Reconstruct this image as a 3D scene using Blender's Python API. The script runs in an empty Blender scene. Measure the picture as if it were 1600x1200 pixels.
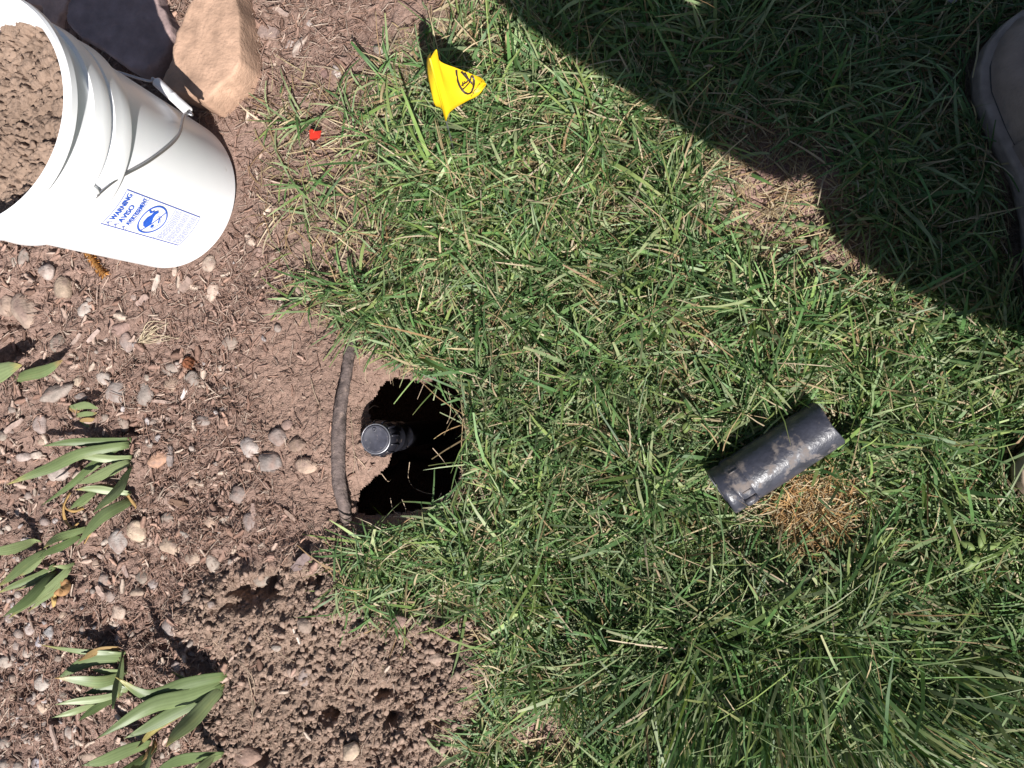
import bpy, bmesh, math, random
import numpy as np
from mathutils import Vector, Matrix, noise as mnoise

random.seed(7)
rng = np.random.default_rng(11)
scn = bpy.context.scene
col = scn.collection

# ------------------------------------------------------------------ camera
H = 0.85                       # phone height over the lawn (photographer crouches)
F = 1200.0                     # focal length in photo pixels (1600 wide)
TX, TY = 0.163, 0.0265         # tilt away from straight down
_cx, _sx, _cy, _sy = math.cos(TX), math.sin(TX), math.cos(TY), math.sin(TY)
RC = np.array([[_cx, 0, _sx], [0, 1, 0], [-_sx, 0, _cx]]) @ np.array([[1, 0, 0], [0, _cy, -_sy], [0, _sy, _cy]])
CAM = np.array([0, 0, H])
cam_data = bpy.data.cameras.new('camera')
cam_data.sensor_width = 36.0
cam_data.lens = F / 1600 * 36.0
cam_data.clip_start = 0.01
cam_data.clip_end = 200.0
cam = bpy.data.objects.new('camera', cam_data)
col.objects.link(cam)
M4 = Matrix([list(RC[i]) + [CAM[i]] for i in range(3)] + [[0, 0, 0, 1]])
cam.matrix_world = M4
scn.camera = cam

# ------------------------------------------------------------------ sky, sun, exposure
SUN_EL, SHADOW_AZ = math.radians(50), math.radians(116)
LDIR = Vector((math.cos(SHADOW_AZ) * math.cos(SUN_EL), math.sin(SHADOW_AZ) * math.cos(SUN_EL), -math.sin(SUN_EL)))
world = bpy.data.worlds.new('World')
scn.world = world
world.use_nodes = True
wn = world.node_tree
sky = wn.nodes.new('ShaderNodeTexSky')
sky.sky_type = 'NISHITA'
sky.sun_disc = False
sky.sun_elevation = SUN_EL
sky.sun_rotation = math.atan2(-LDIR.x, -LDIR.y)
wn.nodes['Background'].inputs['Strength'].default_value = 0.05
wn.links.new(sky.outputs[0], wn.nodes['Background'].inputs['Color'])
sun_data = bpy.data.lights.new('sun', 'SUN')
sun_data.energy = 5.0
sun_data.angle = math.radians(0.53)
sun_data.color = (1.0, 0.97, 0.93)
sun = bpy.data.objects.new('sun', sun_data)
sun.rotation_euler = LDIR.to_track_quat('-Z', 'Y').to_euler()
sun.location = (2, -3, 4)
col.objects.link(sun)
scn.view_settings.view_transform = 'Standard'
scn.view_settings.look = 'None'
scn.view_settings.gamma = 1.0
scn.view_settings.exposure = 0.70
scn.view_settings.use_curve_mapping = False

# ------------------------------------------------------------------ pixel helpers (photo pixels -> points on a height)
def g(px, py, z=0.0):
    d = RC @ np.array([(px - 800) / F, (600 - py) / F, -1.0])
    t = (z - H) / d[2]
    return Vector(CAM + t * d)
def gv(px, py, z=0.0):
    px = np.asarray(px, float); py = np.asarray(py, float)
    d = np.stack([(px - 800) / F, (600 - py) / F, -np.ones_like(px)], -1) @ RC.T
    t = (z - H) / d[..., 2]
    return CAM + t[..., None] * d
def pix(x, y, z=0.0):
    p = np.stack([np.asarray(x, float), np.asarray(y, float), np.zeros_like(np.asarray(x, float)) + z], -1) - CAM
    q = p @ RC
    return 800 + F * q[..., 0] / -q[..., 2], 600 - F * q[..., 1] / -q[..., 2]
PXM = 1 / 1400.0               # rough metres per photo pixel on the ground

# ------------------------------------------------------------------ noise
_lat = rng.random((256, 256))
def vnoise(x, y):
    xi = np.floor(x).astype(int); yi = np.floor(y).astype(int)
    fx = x - xi; fy = y - yi
    fx = fx * fx * (3 - 2 * fx); fy = fy * fy * (3 - 2 * fy)
    a = _lat[xi & 255, yi & 255]; b = _lat[(xi + 1) & 255, yi & 255]
    c = _lat[xi & 255, (yi + 1) & 255]; d = _lat[(xi + 1) & 255, (yi + 1) & 255]
    return (a * (1 - fx) + b * fx) * (1 - fy) + (c * (1 - fx) + d * fx) * fy
def fbm(x, y, s, o=4, ox=0.0):
    v = 0; a = 1; t = 0
    for i in range(o):
        v = v + a * vnoise(x * s + 17.3 * i + ox, y * s - 9.1 * i + ox * 1.7); t += a
        a *= 0.5; s *= 2.03
    return v / t - 0.5
_wx = rng.random((128, 128)); _wy = rng.random((128, 128)); _wh = rng.random((128, 128))
def worley(x, y, s):
    X = x * s; Y = y * s
    xi = np.floor(X).astype(int); yi = np.floor(Y).astype(int)
    f1 = np.full(X.shape, 9.0); f2 = np.full(X.shape, 9.0); h = np.zeros(X.shape)
    for dx in (-1, 0, 1):
        for dy in (-1, 0, 1):
            cx = xi + dx; cy = yi + dy
            d = np.hypot(cx + _wx[cx & 127, cy & 127] - X, cy + _wy[cx & 127, cy & 127] - Y)
            hh = _wh[cx & 127, cy & 127]
            near = d < f1
            f2 = np.where(near, f1, np.minimum(f2, d))
            h = np.where(near, hh, h)
            f1 = np.where(near, d, f1)
    return f1, f2, h
def sstep(a, b, x):
    t = np.clip((x - a) / (b - a), 0, 1)
    return t * t * (3 - 2 * t)
def inpoly(px, py, poly):
    px = np.asarray(px, float); py = np.asarray(py, float)
    r = np.zeros(px.shape, bool)
    n = len(poly)
    for i in range(n):
        x0, y0 = poly[i]; x1, y1 = poly[(i + 1) % n]
        if y0 == y1:
            continue
        c = ((y0 > py) != (y1 > py)) & (px < (x1 - x0) * (py - y0) / (y1 - y0) + x0)
        r ^= c
    return r
def sdpoly(px, py, poly):
    d = np.full(np.shape(px), 1e9)
    n = len(poly)
    for i in range(n):
        x0, y0 = poly[i]; x1, y1 = poly[(i + 1) % n]
        ex, ey = x1 - x0, y1 - y0
        t = np.clip(((px - x0) * ex + (py - y0) * ey) / (ex * ex + ey * ey + 1e-9), 0, 1)
        d = np.minimum(d, np.hypot(px - x0 - t * ex, py - y0 - t * ey))
    return np.where(inpoly(px, py, poly), d, -d)

# ------------------------------------------------------------------ mesh helpers
def link(o, parent=None):
    col.objects.link(o)
    if parent is not None:
        o.parent = parent
    return o
def np_mesh(name, V, Q, mat, colr=None, smooth=True, parent=None):
    """Q: (n,k) index array with k corners each; colr: (nv,3) albedo per vertex"""
    me = bpy.data.meshes.new(name)
    V = np.ascontiguousarray(V, np.float32); Q = np.ascontiguousarray(Q, np.int32)
    n, k = Q.shape
    me.vertices.add(len(V)); me.vertices.foreach_set('co', V.ravel())
    me.loops.add(n * k); me.loops.foreach_set('vertex_index', Q.ravel())
    me.polygons.add(n); me.polygons.foreach_set('loop_start', np.arange(0, n * k, k, dtype=np.int32))
    if smooth:
        me.polygons.foreach_set('use_smooth', np.ones(n, bool))
    if colr is not None:
        a = me.color_attributes.new('col', 'FLOAT_COLOR', 'POINT')
        c = np.ones((len(V), 4), np.float32); c[:, :3] = colr
        a.data.foreach_set('color', c.ravel())
    me.update(calc_edges=True); me.validate()
    me.materials.append(mat)
    return link(bpy.data.objects.new(name, me), parent)
def py_mesh(name, V, Fc, mat, parent=None, smooth=True, colr=None):
    me = bpy.data.meshes.new(name)
    me.from_pydata([tuple(v) for v in V], [], Fc)
    for p in me.polygons:
        p.use_smooth = smooth
    if colr is not None:
        a = me.color_attributes.new('col', 'FLOAT_COLOR', 'POINT')
        c = np.ones((len(V), 4), np.float32); c[:, :3] = colr
        a.data.foreach_set('color', c.ravel())
    bm = bmesh.new(); bm.from_mesh(me); bmesh.ops.recalc_face_normals(bm, faces=bm.faces); bm.to_mesh(me); bm.free()
    me.materials.append(mat)
    return link(bpy.data.objects.new(name, me), parent)
def empty(name, loc, label, cat, group=None):
    o = bpy.data.objects.new(name, None)
    o.empty_display_size = 0.02
    o.location = loc
    col.objects.link(o)
    tag(o, label, cat, group)
    return o
def tag(o, label=None, cat=None, group=None, kind=None):
    if label: o['label'] = label
    if cat: o['category'] = cat
    if group: o['group'] = group
    if kind: o['kind'] = kind
    return o
def under(child, root):
    """parent a mesh built in world coordinates under a thing, keeping it where it is"""
    child.parent = root
    child.matrix_parent_inverse = Matrix.Translation(root.location).inverted() if not any(root.rotation_euler) else root.matrix_basis.inverted()
    return child
def frame_path(P):
    P = [Vector(p) for p in P]
    T = []
    for i in range(len(P)):
        T.append((P[min(i + 1, len(P) - 1)] - P[max(i - 1, 0)]).normalized())
    up = Vector((0, 0, 1)) if abs(T[0].z) < 0.9 else Vector((1, 0, 0))
    N = []
    n = (up - T[0] * up.dot(T[0])).normalized()
    for t in T:
        n = (n - t * n.dot(t)).normalized()
        N.append(n)
    return P, T, N
def tube(P, rad, seg=10, caps=True):
    P, T, N = frame_path(P)
    if not hasattr(rad, '__len__'):
        rad = [rad] * len(P)
    V = []; Fc = []
    for p, t, n, r in zip(P, T, N, rad):
        b = t.cross(n)
        for k in range(seg):
            a = 2 * math.pi * k / seg
            V.append(p + (n * math.cos(a) + b * math.sin(a)) * r)
    for i in range(len(P) - 1):
        for k in range(seg):
            k2 = (k + 1) % seg
            Fc.append((i * seg + k, i * seg + k2, (i + 1) * seg + k2, (i + 1) * seg + k))
    if caps:
        Fc.append(tuple(range(seg - 1, -1, -1)))
        Fc.append(tuple((len(P) - 1) * seg + k for k in range(seg)))
    return V, Fc
def lathe(prof, seg=64, closed=False):
    V = []; Fc = []
    for r, z in prof:
        for k in range(seg):
            a = 2 * math.pi * k / seg
            V.append(Vector((r * math.cos(a), r * math.sin(a), z)))
    n = len(prof)
    for i in range(n if closed else n - 1):
        j = (i + 1) % n
        for k in range(seg):
            k2 = (k + 1) % seg
            Fc.append((i * seg + k, i * seg + k2, j * seg + k2, j * seg + k))
    return V, Fc
def smooth_pts(P, n):
    """Catmull-Rom through P, n samples"""
    P = [np.array(p, float) for p in P]
    Q = [2 * P[0] - P[1]] + P + [2 * P[-1] - P[-2]]
    out = []
    m = len(P) - 1
    for i in range(n):
        u = i / (n - 1) * m
        k = min(int(u), m - 1); t = u - k
        a, b, c, d = Q[k], Q[k + 1], Q[k + 2], Q[k + 3]
        out.append(0.5 * ((2 * b) + (-a + c) * t + (2 * a - 5 * b + 4 * c - d) * t * t + (-a + 3 * b - 3 * c + d) * t ** 3))
    return out

# ------------------------------------------------------------------ materials
def new_mat(name):
    m = bpy.data.materials.new(name); m.use_nodes = True
    return m, m.node_tree, m.node_tree.nodes['Principled BSDF']
def mat_plain(name, c, rough=0.5, spec=0.5, metal=0.0, var=0.25, scale=40.0, bump=0.0, bscale=200.0, dirt=None, dirt_amt=0.5, dirt_scale=25.0):
    m, nt, b = new_mat(name)
    N = nt.nodes.new; Lk = nt.links.new
    tc = N('ShaderNodeTexCoord')
    no = N('ShaderNodeTexNoise'); no.inputs['Scale'].default_value = scale; no.inputs['Detail'].default_value = 6
    Lk(tc.outputs['Object'], no.inputs['Vector'])
    mr = N('ShaderNodeMapRange'); mr.inputs['From Min'].default_value = 0.3; mr.inputs['From Max'].default_value = 0.7
    mr.inputs['To Min'].default_value = 1 - var; mr.inputs['To Max'].default_value = 1 + var
    Lk(no.outputs['Fac'], mr.inputs['Value'])
    mx = N('ShaderNodeVectorMath'); mx.operation = 'SCALE'; mx.inputs[0].default_value = c
    Lk(mr.outputs[0], mx.inputs['Scale'])
    out = mx.outputs[0]
    b.inputs['Roughness'].default_value = rough
    if dirt:
        n2 = N('ShaderNodeTexNoise'); n2.inputs['Scale'].default_value = dirt_scale; n2.inputs['Detail'].default_value = 8; n2.inputs['Roughness'].default_value = 0.65
        Lk(tc.outputs['Object'], n2.inputs['Vector'])
        r2 = N('ShaderNodeMapRange'); r2.inputs['From Min'].default_value = 0.62 - 0.25 * dirt_amt; r2.inputs['From Max'].default_value = 0.72 - 0.15 * dirt_amt
        Lk(n2.outputs['Fac'], r2.inputs['Value'])
        mm = N('ShaderNodeMix'); mm.data_type = 'RGBA'
        Lk(r2.outputs[0], mm.inputs['Factor']); Lk(out, mm.inputs['A']); mm.inputs['B'].default_value = (*dirt, 1)
        out = mm.outputs['Result']
        rr = N('ShaderNodeMix'); rr.data_type = 'FLOAT'
        Lk(r2.outputs[0], rr.inputs['Factor']); rr.inputs['A'].default_value = rough; rr.inputs['B'].default_value = 0.95
        Lk(rr.outputs['Result'], b.inputs['Roughness'])
    Lk(out, b.inputs['Base Color'])
    b.inputs['Specular IOR Level'].default_value = spec
    b.inputs['Metallic'].default_value = metal
    if bump:
        nb = N('ShaderNodeTexNoise'); nb.inputs['Scale'].default_value = bscale; nb.inputs['Detail'].default_value = 5
        Lk(tc.outputs['Object'], nb.inputs['Vector'])
        bp = N('ShaderNodeBump'); bp.inputs['Strength'].default_value = bump; bp.inputs['Distance'].default_value = 0.002
        Lk(nb.outputs['Fac'], bp.inputs['Height']); Lk(bp.outputs[0], b.inputs['Normal'])
    return m
def mat_attr(name, rough=0.8, spec=0.3, var=0.25, scale=120.0, trans=0.0, bump=0.0, bscale=300.0, tcol=(1, 1, 1)):
    """albedo from the per-piece colour attribute, with grain"""
    m, nt, b = new_mat(name)
    N = nt.nodes.new; Lk = nt.links.new
    at = N('ShaderNodeAttribute'); at.attribute_name = 'col'
    tc = N('ShaderNodeTexCoord')
    no = N('ShaderNodeTexNoise'); no.inputs['Scale'].default_value = scale; no.inputs['Detail'].default_value = 7; no.inputs['Roughness'].default_value = 0.6
    Lk(tc.outputs['Object'], no.inputs['Vector'])
    mr = N('ShaderNodeMapRange'); mr.inputs['From Min'].default_value = 0.3; mr.inputs['From Max'].default_value = 0.7
    mr.inputs['To Min'].default_value = 1 - var; mr.inputs['To Max'].default_value = 1 + var
    Lk(no.outputs['Fac'], mr.inputs['Value'])
    mx = N('ShaderNodeVectorMath'); mx.operation = 'SCALE'
    Lk(at.outputs['Color'], mx.inputs[0]); Lk(mr.outputs[0], mx.inputs['Scale'])
    Lk(mx.outputs[0], b.inputs['Base Color'])
    b.inputs['Roughness'].default_value = rough
    b.inputs['Specular IOR Level'].default_value = spec
    if bump:
        nb = N('ShaderNodeTexNoise'); nb.inputs['Scale'].default_value = bscale; nb.inputs['Detail'].default_value = 6
        Lk(tc.outputs['Object'], nb.inputs['Vector'])
        bp = N('ShaderNodeBump'); bp.inputs['Strength'].default_value = bump; bp.inputs['Distance'].default_value = 0.003
        Lk(nb.outputs['Fac'], bp.inputs['Height']); Lk(bp.outputs[0], b.inputs['Normal'])
    if trans:
        tr = N('ShaderNodeBsdfTranslucent')
        tm = N('ShaderNodeVectorMath'); tm.operation = 'MULTIPLY'; tm.inputs[1].default_value = tcol
        Lk(mx.outputs[0], tm.inputs[0]); Lk(tm.outputs[0], tr.inputs['Color'])
        ms = N('ShaderNodeMixShader'); ms.inputs[0].default_value = trans
        Lk(b.outputs[0], ms.inputs[1]); Lk(tr.outputs[0], ms.inputs[2])
        Lk(ms.outputs[0], nt.nodes['Material Output'].inputs['Surface'])
    return m
M_SOIL = mat_attr('soil', rough=0.95, spec=0.12, var=0.3, scale=240, bump=1.0, bscale=520)
M_CRUMB = mat_attr('soil_crumb', rough=0.95, spec=0.12, var=0.2, scale=260, bump=0.4, bscale=600)
M_MULCH = mat_attr('mulch', rough=0.85, spec=0.2, var=0.3, scale=300)
M_GRASS = mat_attr('grass', rough=0.50, spec=0.32, var=0.22, scale=60, trans=0.22, tcol=(1.25, 1.4, 0.55))
M_DRY = mat_attr('dry_grass', rough=0.7, spec=0.25, var=0.2, scale=90, trans=0.15)
M_ROCK = mat_attr('rock', rough=0.82, spec=0.25, var=0.28, scale=130, bump=0.5, bscale=380)
M_SLAB = mat_attr('sandstone', rough=0.88, spec=0.2, var=0.2, scale=45, bump=0.5, bscale=260)
M_IRIS = mat_attr('iris_leaf', rough=0.42, spec=0.4, var=0.14, scale=35, trans=0.18, tcol=(1.2, 1.3, 0.6))
M_PLASTIC = mat_plain('white_plastic', (0.90, 0.90, 0.905), rough=0.3, spec=0.5, var=0.03, scale=15, dirt=(0.62, 0.57, 0.52), dirt_amt=-0.2, dirt_scale=38)
M_GRIP = mat_plain('grip_plastic', (0.66, 0.64, 0.65), rough=0.4, var=0.05)
M_WIRE = mat_plain('galvanised_wire', (0.42, 0.41, 0.43), rough=0.38, metal=0.85, var=0.12, scale=90)
M_BLUE = mat_plain('blue_print', (0.02, 0.10, 0.52), rough=0.45, var=0.06)
M_BLUE2 = mat_plain('blue_line_print', (0.05, 0.10, 0.45), rough=0.45, var=0.06)
M_YEL = mat_plain('yellow_vinyl', (0.70, 0.46, 0.012), rough=0.45, spec=0.3, var=0.04, scale=30)
M_INK = mat_plain('black_ink', (0.03, 0.018, 0.012), rough=0.5, var=0.1)
M_RED = mat_plain('red_plastic', (0.72, 0.04, 0.02), rough=0.4, var=0.06)
M_BLACK = mat_plain('black_plastic', (0.018, 0.018, 0.024), rough=0.3, spec=0.5, var=0.2, dirt=(0.16, 0.12, 0.10), dirt_amt=0.1, dirt_scale=120)
M_CAP = mat_plain('cap_plastic', (0.05, 0.05, 0.065), rough=0.5, spec=0.45, var=0.25, scale=160, dirt=(0.2, 0.17, 0.16), dirt_amt=0.15, dirt_scale=260)
M_PIPE = mat_plain('dusty_black_plastic', (0.040, 0.041, 0.054), rough=0.36, spec=0.55, var=0.3, scale=90, bump=0.25, bscale=300, dirt=(0.17, 0.14, 0.125), dirt_amt=0.34, dirt_scale=60)
M_INSIDE = mat_plain('pipe_inside', (0.02, 0.02, 0.02), rough=0.7, var=0.2)
M_ROOT = mat_plain('weathered_bark', (0.115, 0.088, 0.08), rough=0.88, spec=0.2, var=0.45, scale=110, bump=1.0, bscale=340, dirt=(0.22, 0.165, 0.14), dirt_amt=0.35, dirt_scale=120)
M_BOOT = mat_plain('grey_brown_leather', (0.27, 0.20, 0.17), rough=0.62, spec=0.3, var=0.25, scale=35, bump=0.5, bscale=330, dirt=(0.22, 0.18, 0.165), dirt_amt=0.25, dirt_scale=45)
M_BOOT2 = mat_plain('dark_brown_leather', (0.075, 0.035, 0.03), rough=0.5, spec=0.35, var=0.25, scale=35, bump=0.4, bscale=330)
M_SOLE = mat_plain('boot_sole_rubber', (0.30, 0.235, 0.20), rough=0.75, spec=0.25, var=0.25, scale=60, bump=0.4, bscale=260)
M_SOLE2 = mat_plain('tan_sole_rubber', (0.36, 0.27, 0.2), rough=0.7, spec=0.25, var=0.2, scale=60)
M_THREAD = mat_plain('stitch_thread', (0.05, 0.042, 0.04), rough=0.8, var=0.1)
M_DENIM = mat_plain('denim', (0.035, 0.045, 0.075), rough=0.9, spec=0.15, var=0.3, scale=60, bump=0.4, bscale=700)
M_SHIRT = mat_plain('grey_cotton', (0.16, 0.16, 0.17), rough=0.9, spec=0.15, var=0.15, scale=30, bump=0.3, bscale=600)
M_SKIN = mat_plain('skin', (0.46, 0.27, 0.19), rough=0.55, spec=0.35, var=0.1, scale=20)
M_HAIR = mat_plain('hair', (0.03, 0.02, 0.014), rough=0.6, var=0.3, scale=80)
M_PHONE = mat_plain('phone_glass', (0.02, 0.02, 0.022), rough=0.15, var=0.05)

# ------------------------------------------------------------------ layout traced from the photo (pixels)
LAWN = [(720, -3500), (700, -260), (690, 30), (640, 60), (600, 105), (440, 150), (418, 190), (412, 300), (440, 370), (468, 450), (520, 490), (575, 520), (640, 560), (700, 590), (722, 610),
        (730, 700), (722, 765), (690, 800), (650, 822), (600, 845), (570, 870), (562, 930), (590, 955), (655, 955), (735, 945), (775, 1005), (772, 1085), (745, 1140), (725, 1210), (710, 1460), (700, 5000), (6000, 5000), (6000, -3500)]
HOLE = [(608, 586), (650, 597), (690, 590), (716, 606), (726, 650), (727, 700), (718, 748), (702, 774), (670, 792), (630, 806), (585, 812), (550, 808), (545, 792), (552, 768), (572, 746),
        (592, 730), (602, 712), (590, 700), (578, 686), (570, 670), (564, 652), (562, 636), (574, 612), (590, 592)]
SPOIL = [(330, 905), (420, 885), (500, 850), (560, 930), (640, 955), (735, 950), (765, 1030), (745, 1100), (705, 1300), (250, 1300), (330, 1100), (350, 1040), (280, 960)]
RAWSOIL = [(400, 470), (520, 470), (640, 540), (740, 590), (740, 800), (560, 850), (500, 860), (420, 760), (380, 600)]
PITS = [(602, 1103, 26, .030), (560, 1092, 22, .018), (520, 1095, 24, .018), (665, 1090, 22, .014), (545, 1120, 22, .02), (425, 915, 26, .022), (375, 925, 26, .022), (535, 800, 18, .012), (705, 1005, 16, .012),
        (215, 985, 20, .015), (255, 1020, 20, .015), (165, 990, 18, .012), (190, 675, 22, .014), (25, 560, 24, .02), (500, 905, 16, .012), (690, 1105, 18, .012), (640, 1160, 14, .008), (420, 1170, 14, .01), (35, 1075, 16, .01), (10, 500, 20, .014)]

def thin_zone(px, py):
    return sstep(690, 520, px) * sstep(510, 410, py)
def hole_sd(px, py):
    return sdpoly(px, py, HOLE)
def ground_height(x, y):
    px, py = pix(x, y)
    lawn = sstep(-30, 40, sdpoly(px, py, LAWN) + 40 * fbm(x, y, 16, 3)) * (1 - .85 * thin_zone(px, py))
    sp = sstep(-30, 30, sdpoly(px, py, SPOIL) + 40 * fbm(x, y, 14, 3, 3.0))
    raw = sstep(-30, 30, sdpoly(px, py, RAWSOIL) + 30 * fbm(x, y, 18, 3, 5.0)) * (1 - sp)
    z = 0.020 * fbm(x, y, 5.0, 3) + 0.012 * fbm(x, y, 22, 4, 2.0)
    mul = (1 - lawn) * (1 - sp) * (1 - raw)
    f1, f2, hh = worley(x + 0.022 * fbm(x, y, 60, 4), y + 0.022 * fbm(x, y, 60, 4, 9.), 68)
    clod = np.clip((f2 - f1) * 3.2, 0, 1) * (0.35 + 0.65 * hh)
    g1, g2, gh = worley(x + 0.010 * fbm(x, y, 140, 3), y + 0.010 * fbm(x, y, 140, 3, 4.), 165)
    crumb = np.clip((g2 - g1) * 3.2, 0, 1) * (0.25 + 0.75 * gh)
    gran = fbm(x, y, 190, 3, 1.0)
    z = z + sp * (0.012 + 0.0085 * clod + 0.0070 * crumb + 0.006 * gran + 0.010 * fbm(x, y, 45, 4, 15.0))
    z = z + raw * (0.0028 * clod + 0.0032 * crumb + 0.0035 * gran)
    z = z + mul * (0.003 * crumb + 0.008 * gran + 0.011 * fbm(x, y, 70, 3, 6.0) + 0.014 * fbm(x, y, 30, 3, 26.0))
    z = z - lawn * 0.006 + lawn * (0.004 * gran + 0.030 * fbm(x, y, 13, 3, 44.0))
    for (cx, cy, r, d) in PITS:
        z = z - 1.15 * d * np.exp(-(((px - cx) ** 2 + (py - cy) ** 2) / r ** 2)) * (0.15 + 1.5 * sstep(-.12, .16, fbm(x, y, 55, 3, 8.)))
    hs = -hole_sd(px, py)                                    # >0 outside the hole
    ledge = np.exp(-np.clip(hs, 0, None) / 22.0) * sstep(700, 610, px)
    z = z - 0.026 * ledge - 0.006 * np.exp(-np.clip(hs, 0, None) / 14.0)
    # keep the ground level where heavy things stand
    for (cx, cy, r) in ((-0.5624, 0.2562, 0.115),):
        k = sstep(r + 0.05, r, np.hypot(x - cx, y - cy))
        z = z * (1 - k) + k * -0.001
    return z, lawn, sp, raw

# ------------------------------------------------------------------ ground sheet
def axis(a, b, fine0, fine1, f, c):
    left = np.arange(a, fine0, c); mid = np.arange(fine0, fine1, f); right = np.arange(fine1, b + c, c)
    return np.concatenate([left, mid, right])
GX = np.concatenate([np.linspace(-14, -3.2, 8), np.arange(-3.0, -1.2, .06), np.arange(-1.2, -0.90, 0.012), np.arange(-0.90, -0.06, 0.0018), np.arange(-0.06, 0.75, 0.008), np.arange(.78, 3.0, .06), np.linspace(3.2, 14, 8)])
GY = np.concatenate([np.linspace(-14, -3.2, 8), np.arange(-3.0, -.86, .06), np.arange(-0.85, -0.56, 0.012), np.arange(-0.56, 0.58, 0.0021), np.arange(0.58, 0.95, 0.012), np.arange(.99, 3.0, .06), np.linspace(3.2, 14, 8)])
XX, YY = np.meshgrid(GX, GY, indexing='ij')
XF = np.clip(XX, -3.0, 3.0); YF = np.clip(YY, -3.0, 3.0)
ZZ, LW, SP, RAW = ground_height(XF, YF)
PXX, PYY = pix(XF, YF)
HS = hole_sd(PXX, PYY)
nx, ny = XX.shape
def zg(x, y):
    x = np.clip(np.asarray(x, float), -1.19, 0.74); y = np.clip(np.asarray(y, float), -0.84, 0.94)
    i = np.clip(np.searchsorted(GX, x) - 1, 0, nx - 2); j = np.clip(np.searchsorted(GY, y) - 1, 0, ny - 2)
    u = (x - GX[i]) / (GX[i + 1] - GX[i]); v = (y - GY[j]) / (GY[j + 1] - GY[j])
    return (ZZ[i, j] * (1 - u) + ZZ[i + 1, j] * u) * (1 - v) + (ZZ[i, j + 1] * (1 - u) + ZZ[i + 1, j + 1] * u) * v
def gz(px, py, dz=0.0):
    """point on the real ground surface under a photo pixel"""
    p = g(px, py, 0.0)
    for _ in range(3):
        z = float(zg(p.x, p.y)); p = g(px, py, z)
    return Vector((p.x, p.y, float(zg(p.x, p.y)) + dz))
C_MULCH = np.array([0.25, 0.168, 0.136]); C_SOIL = np.array([0.255, 0.181, 0.140]); C_RAW = np.array([0.262, 0.175, 0.138]); C_THATCH = np.array([0.19, 0.14, 0.10])
cc = C_MULCH + 0 * XX[..., None]
cc = cc * (1 - SP[..., None]) + C_SOIL * SP[..., None]
cc = cc * (1 - RAW[..., None]) + C_RAW * RAW[..., None]
cc = cc * (1 - LW[..., None]) + C_THATCH * LW[..., None]
bare = np.exp(-(((PXX - 1225) / 110) ** 2 + ((PYY - 315) / 105) ** 2)) + np.exp(-(((PXX - 1325) / 95) ** 2 + ((PYY - 398) / 45) ** 2)) + np.exp(-(((PXX - 820) / 45) ** 2 + ((PYY - 1140) / 30) ** 2))
bare = np.clip(bare * 1.4, 0, 1)[..., None]
cc = cc * (1 - bare) + np.array([0.29, 0.185, 0.155]) * bare
cc = cc * (0.86 + 0.5 * (fbm(XF, YF, 9, 4, 12.0) + 0.25))[..., None]
far = (np.clip(np.maximum(np.abs(XX + .2) - .75, np.abs(YY) - .62) * 8, 0, 1) * LW)[..., None]       # lawn seen too far off to show its blades
cc = cc * (1 - far) + np.array([0.05, 0.085, 0.03]) * (.7 + .9 * (fbm(XF, YF, 14, 4, 91.) + .4))[..., None] * far
idx = np.arange(nx * ny).reshape(nx, ny)
Qg = np.stack([idx[:-1, :-1], idx[1:, :-1], idx[1:, 1:], idx[:-1, 1:]], -1).reshape(-1, 4)
HS2 = HS + 7 * fbm(XF, YF, 70, 3, 14.0) + 5 * fbm(XF, YF, 200, 2, 24.0)
hq = HS2.ravel()[Qg].min(1)
Qg = Qg[hq < 0.0]
ground = np_mesh('ground', np.stack([XX, YY, ZZ], -1).reshape(-1, 3), Qg, M_SOIL, cc.reshape(-1, 3))
tag(ground, kind='structure')

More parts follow.
